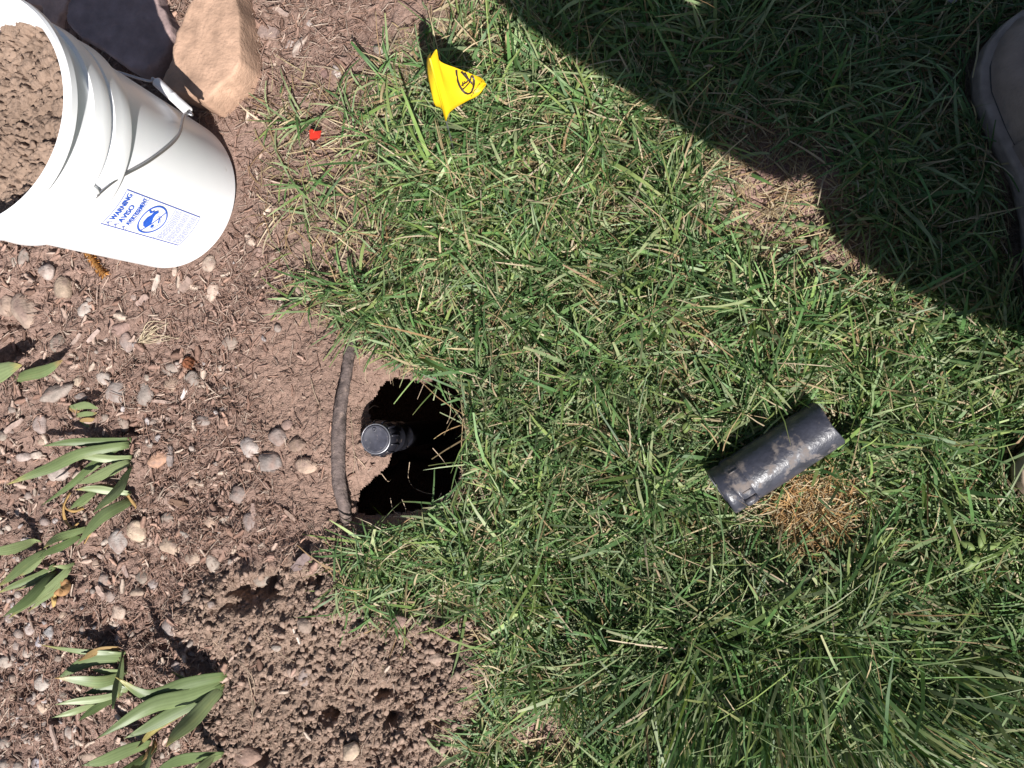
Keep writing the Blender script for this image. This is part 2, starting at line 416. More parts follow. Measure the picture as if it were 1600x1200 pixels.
# the dug hole: undercut wall and floor below the rim
def build_hole():
    P = smooth_pts([np.array([*g(a, b, -0.012)]) for a, b in HOLE + HOLE[:1]], 121)[:-1]
    P = np.array(P); c = np.array([*g(648, 695, 0)])
    rings = [(0.0, 0.010), (-0.007, 0.034), (-0.020, 0.072), (-0.06, 0.105), (-0.15, 0.11), (-0.22, 0.10), (-0.28, 0.07), (-0.305, 0.0)]
    n = len(P); V = []; Cc = []
    tang = np.roll(P, -1, 0) - np.roll(P, 1, 0)
    nrm = np.stack([tang[:, 1], -tang[:, 0]], 1); nrm /= np.linalg.norm(nrm, axis=1)[:, None]
    out = P[:, :2] - c[:2]; out /= np.linalg.norm(out, axis=1)[:, None]
    nrm = np.where((nrm * out).sum(1)[:, None] < 0, -nrm, nrm)
    nrm = (nrm + out); nrm /= np.linalg.norm(nrm, axis=1)[:, None]
    for (z, e) in rings:
        q = P.copy()
        amp = e + 0.010 * np.array([mnoise.noise(Vector((p[0] * 40, p[1] * 40, z * 40))) for p in P]) * min(1, -z * 40)
        blend = np.clip((-z - 0.05) / 0.2, 0, 0.65)
        q[:, :2] = q[:, :2] * (1 - blend) + (c[:2] + out * 0.075) * blend
        q[:, :2] += nrm * amp[:, None]
        rz = np.array(zg(P[:, 0] + nrm[:, 0] * 0.008, P[:, 1] + nrm[:, 1] * 0.008)) - 0.003; kz = max(0.0, 1 + z / .2); q[:, 2] = rz * kz + z
        V.append(q)
        Cc.append(np.tile(np.array([0.15, 0.095, 0.07]) if z < -0.03 else np.array([0.30, 0.19, 0.14]), (n, 1)))  # shade put into the colour: darker soil below the rim blackens the hole
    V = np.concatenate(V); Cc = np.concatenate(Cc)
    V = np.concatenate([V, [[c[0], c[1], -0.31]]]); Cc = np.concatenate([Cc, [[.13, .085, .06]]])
    Fc = []
    for i in range(len(rings) - 1):
        for k in range(n):
            k2 = (k + 1) % n
            Fc.append((i * n + k, i * n + k2, (i + 1) * n + k2, (i + 1) * n + k))
    b = (len(rings) - 1) * n
    for k in range(n):
        Fc.append((b + k, b + (k + 1) % n, len(V) - 1))
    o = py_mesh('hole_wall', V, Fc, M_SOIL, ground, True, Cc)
    return o
hole = build_hole()

# ------------------------------------------------------------------ bucket
BK = Vector((-0.5624, 0.2562, 0.002)); RB, RR, BH = 0.0914, 0.1073, 0.2788
LEAN = Matrix.Rotation(-0.0425, 4, 'Y') @ Matrix.Rotation(0.0048, 4, 'X')
BKM = Matrix.Translation(BK) @ LEAN
bucket = empty('bucket', BK, 'white plastic bucket full of soil with blue printed warning and wire handle', 'bucket')
bucket.rotation_euler = LEAN.to_euler()
def wall_r(z):
    return RB + (RR - 0.0075 - RB) * z / BH
def build_bucket():
    z1, z2 = 0.196, 0.224
    prof = [(0.0, 0.004), (RB - 0.012, 0.004), (RB - 0.008, 0.0), (RB - 0.003, 0.0), (RB, 0.004), (wall_r(0.05), 0.05), (wall_r(0.1), 0.1), (wall_r(0.15), 0.15), (wall_r(z1) , z1 - 0.001),
            (wall_r(z1) + 0.0050, z1), (wall_r(z1) + 0.0054, z1 + 0.0012), (wall_r(z1) + 0.0050, z1 + 0.0120), (wall_r(z2) + 0.0042, z2 - 0.0060), (wall_r(z2) + 0.0012, z2 - 0.0050), (wall_r(z2) + 0.0010, z2 - 0.0005),
            (wall_r(z2) + 0.0050, z2), (wall_r(z2) + 0.0054, z2 + 0.0012), (wall_r(z2) + 0.0050, z2 + 0.0110), (wall_r(z2) + 0.0044, z2 + 0.0200), (wall_r(z2) + 0.0010, z2 + 0.0210), (wall_r(0.262), 0.262), (wall_r(0.266), 0.2665),
            (RR - 0.0015, 0.2672), (RR, 0.2690), (RR, 0.2755), (RR - 0.0018, BH), (RR - 0.0052, BH), (RR - 0.0075, 0.2755), (wall_r(0.26) - 0.003, 0.255), (wall_r(0.18) - 0.003, 0.18), (RB - 0.003, 0.008), (0.0, 0.008)]
    V, Fc = lathe(prof, 128)
    o = py_mesh('body', V, Fc, M_PLASTIC, bucket)
    md = o.modifiers.new('edge', 'EDGE_SPLIT'); md.split_angle = math.radians(26)
    # ears, bail wire and grip
    ea = math.radians(-38.0)
    ez = 0.222
    def cyl(az, r, z):
        return Vector((r * math.cos(az), r * math.sin(az), z))
    for s in (0, math.pi):
        a = ea + s
        o1 = cyl(a, wall_r(ez) + 0.001, ez); o2 = cyl(a, wall_r(ez) + 0.0085, ez)
        V, Fc = tube([o1, o1.lerp(o2, 0.8), o2], [0.0085, 0.0075, 0.0055], 20)
        py_mesh('ear', V, Fc, M_PLASTIC, bucket)
    gm = ea + math.pi / 2
    gz_ = 0.094
    gc = math.radians(47.0)
    pts = []
    for t in (0, .06, .14, .24, .34):
        a = ea + (gc - ea) * t / .42
        s = math.sin(math.pi / 2 * t / .42)
        z = ez - .002 - (ez - gz_) * s ** 1.25
        pts.append(cyl(a, wall_r(z) + (.0085 if t == 0 else .0035 + .006 * (t / .34) ** 2), z))
    gcen = cyl(gc, wall_r(gz_) + .0105, gz_); gt = Vector((-math.sin(gc), math.cos(gc), 0.10)).normalized()
    pts += [gcen - gt * .030, gcen - gt * .015, gcen + gt * .015, gcen + gt * .030]
    for t in (.34, .24, .14, .06, 0):
        a = ea + math.pi + (gc - ea - math.pi) * t / .42
        s = math.sin(math.pi / 2 * t / .42)
        z = ez - .002 - (ez - gz_) * s ** 1.25
        pts.append(cyl(a, wall_r(z) + (.0085 if t == 0 else .0035 + .006 * (t / .34) ** 2), z))
    V, Fc = tube(smooth_pts(pts, 120), 0.0014, 10)
    py_mesh('handle_wire', V, Fc, M_WIRE, bucket)
    c0 = gcen
    tv = gt
    L2 = 0.025
    gp = []; gr = []
    for k, r in ((-1, .0047), (-.97, .0053), (-.3, .0051), (-.02, .0051), (0, .0055), (.02, .0051), (.3, .0051), (.97, .0053), (1, .0047)):
        gp.append(c0 + tv * (L2 * k) ); gr.append(r)
    V, Fc = tube(gp, gr, 24, caps=False)
    n = len(V)
    V2, F2 = tube(gp, [x - 0.0022 for x in gr], 24, caps=False)
    V += V2; Fc += [tuple(i + n for i in reversed(f)) for f in F2]
    for e in (0, len(gp) - 1):
        for k in range(24):
            k2 = (k + 1) % 24
            Fc.append((e * 24 + k, e * 24 + k2, n + e * 24 + k2, n + e * 24 + k))
    py_mesh('grip', V, Fc, M_GRIP, bucket)
build_bucket()

# printed warning: real letters wrapped round the wall
AZ0, AZ1, ZB, ZT = math.radians(-55.0), math.radians(-29.8), 0.0575, 0.1795
def on_wall(u, v, off=0.0007):
    """u 0..1 round the wall, v 0..1 from the bottom edge of the print to its top edge"""
    a = AZ0 + (AZ1 - AZ0) * u; z = ZB + (ZT - ZB) * v
    r = wall_r(z) + off
    return Vector((r * math.cos(a), r * math.sin(a), z))
PW = 0.1 * (AZ1 - AZ0); PH = ZT - ZB
def text_mesh(body, size_v, u0, u1, v0):
    cu = bpy.data.curves.new('t', 'FONT'); cu.body = body; cu.size = 1.0; cu.offset = 0.028; cu.resolution_u = 3
    ob = bpy.data.objects.new('t', cu); col.objects.link(ob)
    dg = bpy.context.evaluated_depsgraph_get()
    me = bpy.data.meshes.new_from_object(ob.evaluated_get(dg))
    V = [v.co.copy() for v in me.vertices]; Fc = [tuple(p.vertices) for p in me.polygons]
    bpy.data.objects.remove(ob); bpy.data.curves.remove(cu); bpy.data.meshes.remove(me)
    x0 = min(v.x for v in V); x1 = max(v.x for v in V); y1 = max(v.y for v in V)
    return [(u0 + (u1 - u0) * (v.x - x0) / (x1 - x0), v0 + size_v * v.y / y1) for v in V], Fc
def stroke(P, w, closed=False):
    """flat line of width w (metres) along (u,v) points -> quads in (u,v)"""
    Pm = [Vector((p[0] * PW, p[1] * PH)) for p in P]
    if closed: Pm.append(Pm[0])
    V = []; Fc = []
    for i, p in enumerate(Pm):
        a = Pm[i - 1] if i else (Pm[-2] if closed else p); b = Pm[i + 1] if i < len(Pm) - 1 else (Pm[1] if closed else p)
        t = (b - a).normalized(); nrm = Vector((-t.y, t.x)) * w / 2
        V += [((p + nrm).x / PW, (p + nrm).y / PH), ((p - nrm).x / PW, (p - nrm).y / PH)]
    for i in range(len(Pm) - 1):
        Fc.append((2 * i, 2 * i + 1, 2 * i + 3, 2 * i + 2))
    return V, Fc
def poly_uv(P):
    return list(P), [tuple(range(len(P)))]
def seg(p, q, n=12):
    return [(p[0] + (q[0] - p[0]) * k / n, p[1] + (q[1] - p[1]) * k / n) for k in range(n + 1)]
def join(items, off=0.0007):
    V = []; Fc = []
    for v, f in items:
        n = len(V); V += [on_wall(a, b, off) for a, b in v]; Fc += [tuple(i + n for i in q) for q in f]
    return V, Fc
def build_label():
    lw = 0.0009
    line = [stroke(seg((0, 0), (1, 0)) + seg((1, 0), (1, 1), 6)[1:] + seg((1, 1), (0, 1))[1:] + seg((0, 1), (0, 0), 6)[1:], lw),
            stroke(seg((0.0, 0.722), (1, 0.722)), lw * .8), stroke(seg((0.0, 0.36), (1, 0.36)), lw * .8), stroke(seg((0.16, 0.905), (1, 0.905)), lw * .5), stroke(seg((0.16, 0.81), (1, 0.81)), lw * .5)]
    for v in (0.925, 0.84, 0.745):                            # little alert triangles before each word
        line.append(stroke([(0.035, v), (0.14, v), (0.0875, v + .05)], lw * .8, True))
        line.append(stroke([(0.0875, v + .012), (0.0875, v + .034)], lw))
    V, Fc = join(line)
    lab = py_mesh('warning_print', V, Fc, M_BLUE2, bucket, False)
    for body, v, s, u0, u1 in (('WARNING', .918, .058, .18, .93), ('AVISO', .825, .058, .18, .70), ('AVERTISSEMENT', .735, .052, .17, .96)):
        V, Fc = join([text_mesh(body, s, u0, u1, v)])
        py_mesh('lettering', V, Fc, M_BLUE, lab, False)
    # prohibition roundel with a child leaning into a bucket
    c = (0.5, 0.54); ru, rv = 0.40, 0.40 * PW / PH
    it = [stroke([(c[0] + ru * math.cos(2 * math.pi * k / 40), c[1] + rv * math.sin(2 * math.pi * k / 40)) for k in range(40)], 0.0017, True)]
    q = 0.7071
    it.append(stroke(seg((c[0] - ru * .95, c[1] + rv * .25), (c[0] + ru * .8, c[1] - rv * .6), 8), 0.0012))
    body = [(-.62, .10), (-.55, .38), (-.3, .62), (.05, .60), (.30, .42), (.55, .38), (.72, .12), (.6, -.02), (.40, .12), (.12, .10), (-.12, -.02), (-.35, -.05)]
    it.append(poly_uv([(c[0] + a * ru, c[1] + b * rv) for a, b in body]))
    it.append(poly_uv([(c[0] + a * ru, c[1] + b * rv) for a, b in [(.38, .62), (.55, .82), (.62, .76), (.52, .56), (.66, .42), (.58, .36), (.42, .5)]]))
    it.append(poly_uv([(c[0] - .40 * ru + .13 * ru * math.cos(k * .785), c[1] - .28 * rv + .13 * rv * math.sin(k * .785)) for k in range(8)]))
    it.append(stroke([(c[0] + a * ru, c[1] + b * rv) for a, b in [(-.62, -.42), (-.1, -.72), (.42, -.42), (.3, -.12)]], 0.0006))
    it.append(poly_uv([(c[0] + a * ru, c[1] + b * rv) for a, b in [(-.05, -.60), (.30, -.40), (.26, -.32), (-.1, -.5)]]))
    V, Fc = join(it, 0.0010)
    py_mesh('pictogram', V, Fc, M_BLUE, lab, False)
    # small print: rows too fine to read
    it = []
    r2 = random.Random(3)
    for blk in ((.34, .245), (.225, .13), (.11, .02)):
        v = blk[0]
        while v > blk[1]:
            u = 0.05
            end = 0.95 if v - .0135 > blk[1] else r2.uniform(.4, .9)
            while u < end:
                w = min(r2.uniform(.03, .12), end - u)
                it.append(poly_uv([(u, v - .0062), (u + w, v - .0062), (u + w, v), (u, v)]))
                u += w + .018
            v -= 0.0165
    V, Fc = join(it)
    py_mesh('small_print', V, Fc, M_BLUE2, lab, False)
build_label()

# ------------------------------------------------------------------ clods (shared generator)
def ico(sub):
    bm = bmesh.new(); bmesh.ops.create_icosphere(bm, subdivisions=sub, radius=1.0)
    V = np.array([v.co[:] for v in bm.verts]); T = np.array([[v.index for v in f.verts] for f in bm.faces]); bm.free()
    return V, T
ICO1, ICO2, ICO3 = ico(1), ico(2), ico(3)
def clods(P, size, cols, base, flat=0.75, r=rng, var=0.35):
    V0, T0 = base
    shapes = []
    for k in range(16):
        d = 1 + var * np.array([mnoise.noise(Vector(v * 1.3) + Vector((k * 7.7, 0, 0))) for v in V0]) * 1.6 + 0.15 * np.array([mnoise.noise(Vector(v * 3.7) + Vector((0, k * 5.7, 0))) for v in V0])
        Vd = V0 * d[:, None]
        for j in range(7):
            nv = np.array([math.sin(k * 3.3 + j * 2.1), math.cos(k * 5.1 + j * 1.7), math.sin(k * 1.9 + j * 4.3)]); nv /= np.linalg.norm(nv)
            dd = Vd @ nv; ex = np.clip(dd - .58, 0, None); Vd = Vd - ex[:, None] * nv
        shapes.append(Vd)
    shapes = np.array(shapes)
    n = len(P); m = len(V0)
    S = shapes[r.integers(0, 16, n)].copy()
    sc = size[:, None, None] * np.stack([r.uniform(.7, 1.3, n), r.uniform(.7, 1.2, n), r.uniform(.55, .95, n) * flat / .75], 1)[:, None, :]
    S = S * sc
    a = r.uniform(0, 6.283, n); c, s = np.cos(a)[:, None], np.sin(a)[:, None]
    X = S[..., 0] * c - S[..., 1] * s; Y = S[..., 0] * s + S[..., 1] * c
    V = np.stack([X, Y, S[..., 2]], -1) + P[:, None, :]
    T = (T0[None] + (np.arange(n) * m)[:, None, None]).reshape(-1, 3)
    return V.reshape(-1, 3), T, np.repeat(cols, m, 0)

# soil heaped inside the bucket
def build_bucket_soil():
    nr, na = 80, 260
    rr = np.linspace(0, 1, nr) ** 0.8; aa = np.linspace(0, 2 * np.pi, na, endpoint=False)
    Rg, Ag = np.meshgrid(rr, aa, indexing='ij')
    lvl = 0.236
    Rm = wall_r(lvl) - 0.0032
    x = Rg * Rm * np.cos(Ag); y = Rg * Rm * np.sin(Ag)
    wx_ = .020 * fbm(x, y, 70, 4, 3.); wy_ = .020 * fbm(x, y, 70, 4, 13.)
    f1, f2, hh = worley(x + 3 + wx_, y + 3 + wy_, 60); clod = np.clip((f2 - f1) * 3.4, 0, 1) * (.3 + .7 * hh)
    h1, h2, h3 = worley(x + 5 + wx_ * .5, y + 5 + wy_ * .5, 170); cr = np.clip((h2 - h1) * 3.4, 0, 1) * (.3 + .7 * h3)
    tilt = 0.10 * x - 0.06 * y
    z = lvl + tilt + 0.010 * fbm(x + 2, y, 18, 3) + 0.009 * clod + 0.0042 * cr + 0.007 * fbm(x, y + 4, 160, 4) - 0.006
    idx = np.arange(nr * na).reshape(nr, na)
    Q = np.stack([idx[:-1], idx[1:], np.roll(idx, -1, 1)[1:], np.roll(idx, -1, 1)[:-1]], -1).reshape(-1, 4)
    V = np.stack([x, y, z], -1).reshape(-1, 3)
    base = np.array([0.23, 0.163, 0.124])
    cl = base * (0.85 + 0.5 * (fbm(x, y, 30, 3) + .3)).reshape(-1, 1)
    n = 420
    ra = np.sqrt(rng.random(n)) * (Rm - .006); an = rng.random(n) * 6.283
    cx = ra * np.cos(an); cy = ra * np.sin(an)
    sz = 0.0009 + 0.0030 * rng.random(n) ** 3
    i = np.clip((((ra / Rm) ** (1 / .8)) * (nr - 1)).astype(int), 0, nr - 1); j = (an / (2 * np.pi) * na).astype(int) % na
    P = np.stack([cx, cy, z[i, j] + sz * .25], 1)
    V2, T2, c2 = clods(P, sz, base * rng.uniform(.8, 1.2, (n, 1)), ICO2)
    T = np.concatenate([Q[:, [0, 1, 2]], Q[:, [0, 2, 3]], T2 + len(V)])
    V = np.concatenate([V, V2]); cl = np.concatenate([cl, c2])
    o = np_mesh('bucket_soil', V, T, M_CRUMB, cl)
    o.matrix_world = BKM
    tag(o, 'crumbly brown soil heaped inside the white bucket', 'soil', kind='stuff')
build_bucket_soil()

# ------------------------------------------------------------------ sandstone slabs behind the bucket
def slab(poly, ztop, thick, colr, label, seed, tilt=(0, 0)):
    P = np.array(smooth_pts([np.array([*g(a, b, ztop)]) for a, b in poly + poly[:1]], 97)[:-1])
    c = P.mean(0); n = len(P)
    rings = [(0.08, 0), (.16, 0), (.24, 0), (.32, 0), (.4, 0), (.48, 0), (.56, 0), (.64, 0), (.72, 0), (.80, 0), (.87, 0), (.93, 0), (.97, -.0006), (.99, -.002), (1.0, -.0045), (1.012, -.010), (1.015, -.5 * thick), (1.02, -.8 * thick), (.98, -thick), (0.5, -thick)]
    V = []; C = []
    for f, dz in rings:
        for p in P:
            q = c + (p - c) * f
            nn = mnoise.fractal(Vector((q[0] * 22 + seed, q[1] * 22, dz * 30)), 1.0, 2.0, 4)
            out = (p - c)[:2] / (np.linalg.norm((p - c)[:2]) + 1e-6)
            w = 0.003 * nn if f > .95 else 0
            n2 = mnoise.fractal(Vector((q[0] * 90, q[1] * 90, seed)), 1.0, 2.0, 5); w += .0022 * n2 if f > .9 else 0
            zz = q[2] + dz + ((0.0022 * nn + .0011 * n2) if dz > -.01 else 0) + tilt[0] * (q[0] - c[0]) + tilt[1] * (q[1] - c[1])
            V.append((q[0] + out[0] * w, q[1] + out[1] * w, zz))
            m = mnoise.fractal(Vector((q[0] * 14, q[1] * 14, seed)), 1.0, 2.0, 5)
            m2 = mnoise.fractal(Vector((q[0] * 60 + 5, q[1] * 60, seed)), 1.0, 2.0, 5)
            C.append(np.array(colr) * (1 + .26 * m + .22 * m2))
    Fc = []
    for i in range(len(rings) - 1):
        for k in range(n):
            k2 = (k + 1) % n
            Fc.append((i * n + k, i * n + k2, (i + 1) * n + k2, (i + 1) * n + k))
    Fc.append(tuple(range(n - 1, -1, -1))); b = (len(rings) - 1) * n
    Fc.append(tuple(b + k for k in range(n)))
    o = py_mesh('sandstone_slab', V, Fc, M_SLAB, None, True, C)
    tag(o, label, 'stone', 'sandstone slabs edging the bed behind the bucket')
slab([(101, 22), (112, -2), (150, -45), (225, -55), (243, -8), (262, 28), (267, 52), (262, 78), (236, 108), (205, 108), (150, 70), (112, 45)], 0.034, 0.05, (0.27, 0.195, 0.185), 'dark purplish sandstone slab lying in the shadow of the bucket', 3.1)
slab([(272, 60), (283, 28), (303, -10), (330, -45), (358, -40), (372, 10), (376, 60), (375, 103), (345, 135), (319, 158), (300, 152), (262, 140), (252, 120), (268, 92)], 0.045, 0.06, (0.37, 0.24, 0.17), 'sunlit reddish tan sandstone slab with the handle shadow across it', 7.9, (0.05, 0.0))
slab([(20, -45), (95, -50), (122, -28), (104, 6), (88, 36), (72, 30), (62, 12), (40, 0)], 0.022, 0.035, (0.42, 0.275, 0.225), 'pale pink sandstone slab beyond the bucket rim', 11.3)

# ------------------------------------------------------------------ pebbles (traced)
TONES = {'c': ((0.40, 0.31, 0.245), 'cream'), 'w': ((0.355, 0.30, 0.268), 'whitish'), 'g': ((0.25, 0.205, 0.18), 'grey'), 't': ((0.33, 0.245, 0.195), 'tan'), 'b': ((0.24, 0.165, 0.135), 'brown'), 'd': ((0.24, 0.20, 0.18), 'dark grey'), 'o': ((0.42, 0.25, 0.17), 'orange tan'), 'u': ((0.33, 0.30, 0.31), 'bluish grey')}
PEB = '''37 403 8 15 10 g r|24 407 6 11 20 w a|75 425 12 12 0 w r|105 451 13 19 -15 t r|133 484 10 15 15 w a|43 487 21 27 -25 t r|12 477 14 16 0 t r|328 412 10 14 5 c r|333 456 9 16 10 c r
188 512 16 10 -30 b a|199 535 11 15 0 g a|91 537 12 15 0 g r|360 535 11 11 0 g r|88 615 26 14 -30 g a|123 596 8 9 0 c a|163 591 12 10 20 w r|185 611 19 17 0 g r|227 615 13 17 -15 g r|229 591 7 6 0 w a
267 577 16 13 0 d a|277 572 6 7 0 w r|272 600 14 12 0 t r|301 592 12 13 30 g a|130 621 11 8 0 d a|64 663 10 15 0 g r|5 681 9 8 0 g r|141 659 9 9 0 t a|165 652 8 8 0 g a|196 661 8 14 -15 g r|317 657 11 8 0 g r
434 683 13 13 0 g r|392 698 15 15 0 w r|422 722 18 16 0 g r|479 727 16 11 5 t r|388 727 9 8 0 b r|450 664 9 8 0 b r|465 695 13 10 0 b r|434 513 6 6 0 g r|247 718 14 14 0 o a|97 736 20 15 -20 w r|34 714 13 7 0 w r|59 711 9 7 0 w a
373 773 14 15 40 g a|391 814 10 14 0 g r|329 815 12 10 0 t a|350 812 13 6 -35 w a|210 831 16 17 0 c r|185 845 14 19 0 w r|270 852 21 13 10 t r|302 871 11 11 0 c r|333 880 10 14 -15 w r|256 870 5 5 0 w r|262 808 9 8 0 g r
223 901 10 11 0 g r|240 911 9 10 0 w a|163 907 10 15 0 g a|293 933 8 13 0 g r|409 904 12 11 0 g r|215 925 13 8 0 t a|170 933 10 10 0 g r|29 928 6 6 0 w r|289 834 10 5 20 w a|188 955 10 12 -25 c r|178 972 8 10 0 w r|270 977 15 16 0 d r
49 982 9 9 0 w r|79 988 10 11 0 u a|30 990 8 8 0 g r|63 1001 6 9 0 u r|10 1033 10 11 0 w r|26 1008 6 9 0 g r|41 1020 7 8 0 w r|59 1022 5 6 0 w r|93 1028 6 6 0 g r|115 1001 5 10 0 w a|66 1067 14 11 0 w r|70 1102 11 13 -20 c a|18 1114 9 9 0 g r
52 1093 12 9 0 g a|109 1143 9 11 -20 w a|276 1165 10 12 10 w a|218 1151 8 7 0 w a|278 1041 10 7 0 w a|299 1021 8 4 0 w a|139 1182 13 8 0 t r|102 1190 8 8 0 t r|60 1193 13 11 0 u a|8 1161 10 10 0 w r|8 1193 9 8 0 g r|386 1180 20 13 0 b r|29 1196 7 7 0 g r
476 977 10 13 -20 t a|473 1059 15 13 -20 g a|456 1050 8 8 0 t a|551 1171 13 14 0 c a|432 1012 8 5 0 w r|681 1028 10 8 0 t r|627 972 13 10 0 b r|468 72 18 7 -50 w a|452 70 11 5 -50 w a|527 112 7 10 -20 w a|543 220 5 5 0 w a|560 241 5 5 0 w a|481 35 6 6 0 w a
406 395 9 8 0 b a|389 35 8 9 0 g r|592 79 9 8 0 g a|350 640 6 5 0 g r|300 755 6 7 0 t r|345 575 5 6 0 w a|240 660 6 5 0 g r|120 560 6 5 0 g a|70 690 7 6 0 t r|20 640 8 6 0 g a|45 775 8 7 0 g r|30 800 7 8 0 w a|70 815 8 7 0 g r|150 880 7 8 0 t r
330 945 6 6 0 g r|205 990 7 6 0 g a|240 1000 8 6 0 t r|20 1060 7 8 0 g a|100 1085 7 6 0 g r|40 1150 8 8 0 g a|90 1165 6 7 0 w r|130 1160 6 5 0 t a|70 1130 6 7 0 g r|15 1090 6 7 0 t r|50 955 7 6 0 g r|100 960 7 7 0 t a|130 985 6 8 0 g r|15 965 7 8 0 g r'''
LANDMARK = [((265, 330), 'beside the bucket'), ((160, 740), 'by the yellow tipped iris fan'), ((60, 890), 'among the drooping iris leaves'), ((220, 1080), 'by the dark green iris clump'), ((530, 680), 'beside the bare root'), ((460, 1050), 'on the dug soil heap'), ((470, 90), 'in mulch near the sandstone slabs'), ((50, 1050), 'in the gravelly mulch')]
def build_pebbles():
    PB = []
    for ent in PEB.replace('\n', '|').split('|'):
        a = ent.split(); x, y, rx, ry, ang = map(float, a[:5]); tone, shape = a[5], a[6]
        p = gz(x, y)
        k = random.uniform(0, 99)
        V0, T0 = ICO3 if max(rx, ry) > 8 else ICO2
        ax, ay = rx * PXM * 1.14, ry * PXM * 1.14
        az = 0.62 * min(ax, ay) * random.uniform(.8, 1.15) + .001
        V = []
        for v in V0:
            vv = Vector(v)
            d = 1 + (.30 if shape == 'r' else .42) * mnoise.noise(vv * 1.1 + Vector((k, 0, 0))) + .07 * mnoise.noise(vv * 3.1 + Vector((0, k, 0)))
            if shape == 'a':
                for j in range(5):
                    nv = Vector((math.sin(k * 3 + j * 2.1), math.cos(k * 5 + j * 1.7), math.sin(k + j * 4.3) * .7)).normalized()
                    dd = vv.dot(nv) * d
                    if dd > .72: d *= .72 / dd
            V.append((vv.x * d * ax, vv.y * d * ay, vv.z * d * az))
        base, word = TONES[tone]
        base = np.array(base) * random.uniform(.82, 1.12) * np.array([random.uniform(.97, 1.04), 1, random.uniform(.93, 1.04)])
        cak = np.array([float(np.clip(1.6 * mnoise.noise(Vector(v) * 1.4 + Vector((k, 3, 0))) + .5 * mnoise.noise(Vector(v) * 5 + Vector((0, k, 3))) - .05, 0, .8)) for v in V0])[:, None]
        o = py_mesh('pebble', V, [tuple(t) for t in T0], M_ROCK, None, True, base * (1 - cak) + np.array([.225, .155, .13]) * cak)
        o.location = p + Vector((0, 0, az * (.12 if max(rx, ry) > 10 else .05)))
        o.rotation_euler = (random.uniform(-.12, .12), random.uniform(-.12, .12), -math.radians(ang))
        m = max(rx, ry)
        size = 'large' if m > 17 else ('medium' if m > 11 else ('small' if m > 7 else 'tiny'))
        lm = min(LANDMARK, key=lambda q: (q[0][0] - x) ** 2 + (q[0][1] - y) ** 2)[1]
        PB.append((o, x, y, size, word, 'rounded pebble' if shape == 'r' else 'angular stone', lm, rx / ry))
    seen = {}
    for q in PB: seen.setdefault((q[3], q[4], q[5], q[6]), []).append(q)
    for key, qs in seen.items():
        for q in qs:
            o, x, y = q[:3]
            lab = '%s %s %s %s' % key
            if len(qs) > 1:
                nb = min((r for r in PB if r[0] is not o and (r[3], r[4], r[5]) != key[:3]), key=lambda r: (r[1] - x) ** 2 + (r[2] - y) ** 2)
                fm = 'long ' if q[7] < .75 else ('flat ' if q[7] > 1.25 else '')
                lab = '%s %s%s %s next to a %s %s %s, %s' % (key[0], fm, key[1], key[2], nb[3], nb[4], nb[5], key[3])
                w = lab.split()
                if len(w) > 16: lab = '%s %s%s %s next to a %s %s %s' % (key[0], fm, key[1], key[2], nb[3], nb[4], nb[5])
            tag(o, lab, 'pebble', 'pebbles and stones scattered over the mulch bed')
build_pebbles()

# ------------------------------------------------------------------ wood chips and sticks one can pick out
def splinter(px, py, ln, wd, ang, c, label, name='wood_chip', lift=.003, grp='loose bark chips and sticks on the bed'):
    p = gz(px, py)
    L, W, T = ln * PXM / 2, wd * PXM / 2, max(.0012, wd * PXM * .16)
    V = []; n = 6
    k = random.uniform(0, 50)
    for i in range(n + 1):
        t = -1 + 2 * i / n
        w = W * (1 - .35 * abs(t) ** 3) * (1 + .35 * mnoise.noise(Vector((t * 2, k, 0))))
        off = W * .6 * mnoise.noise(Vector((t, k, 5)))
        zc = .0016 * mnoise.noise(Vector((t * 1.5, 0, k)))
        for sy, sz in ((-1, -1), (1, -1), (.85, 1), (-.85, 1)):
            V.append((t * L, off + sy * w, zc + sz * T))
    Fc = [(0, 1, 2, 3), tuple(n * 4 + q for q in (3, 2, 1, 0))]
    for i in range(n):
        for q in range(4):
            q2 = (q + 1) % 4
            Fc.append((i * 4 + q, i * 4 + q2, (i + 1) * 4 + q2, (i + 1) * 4 + q))
    o = py_mesh(name, V, Fc, M_MULCH, None, False, np.tile(np.array(c), (len(V), 1)))
    o.location = p + Vector((0, 0, lift)); o.rotation_euler = (random.uniform(-.15, .15), random.uniform(-.08, .08), -math.radians(ang))
    tag(o, label, 'wood chip', grp)
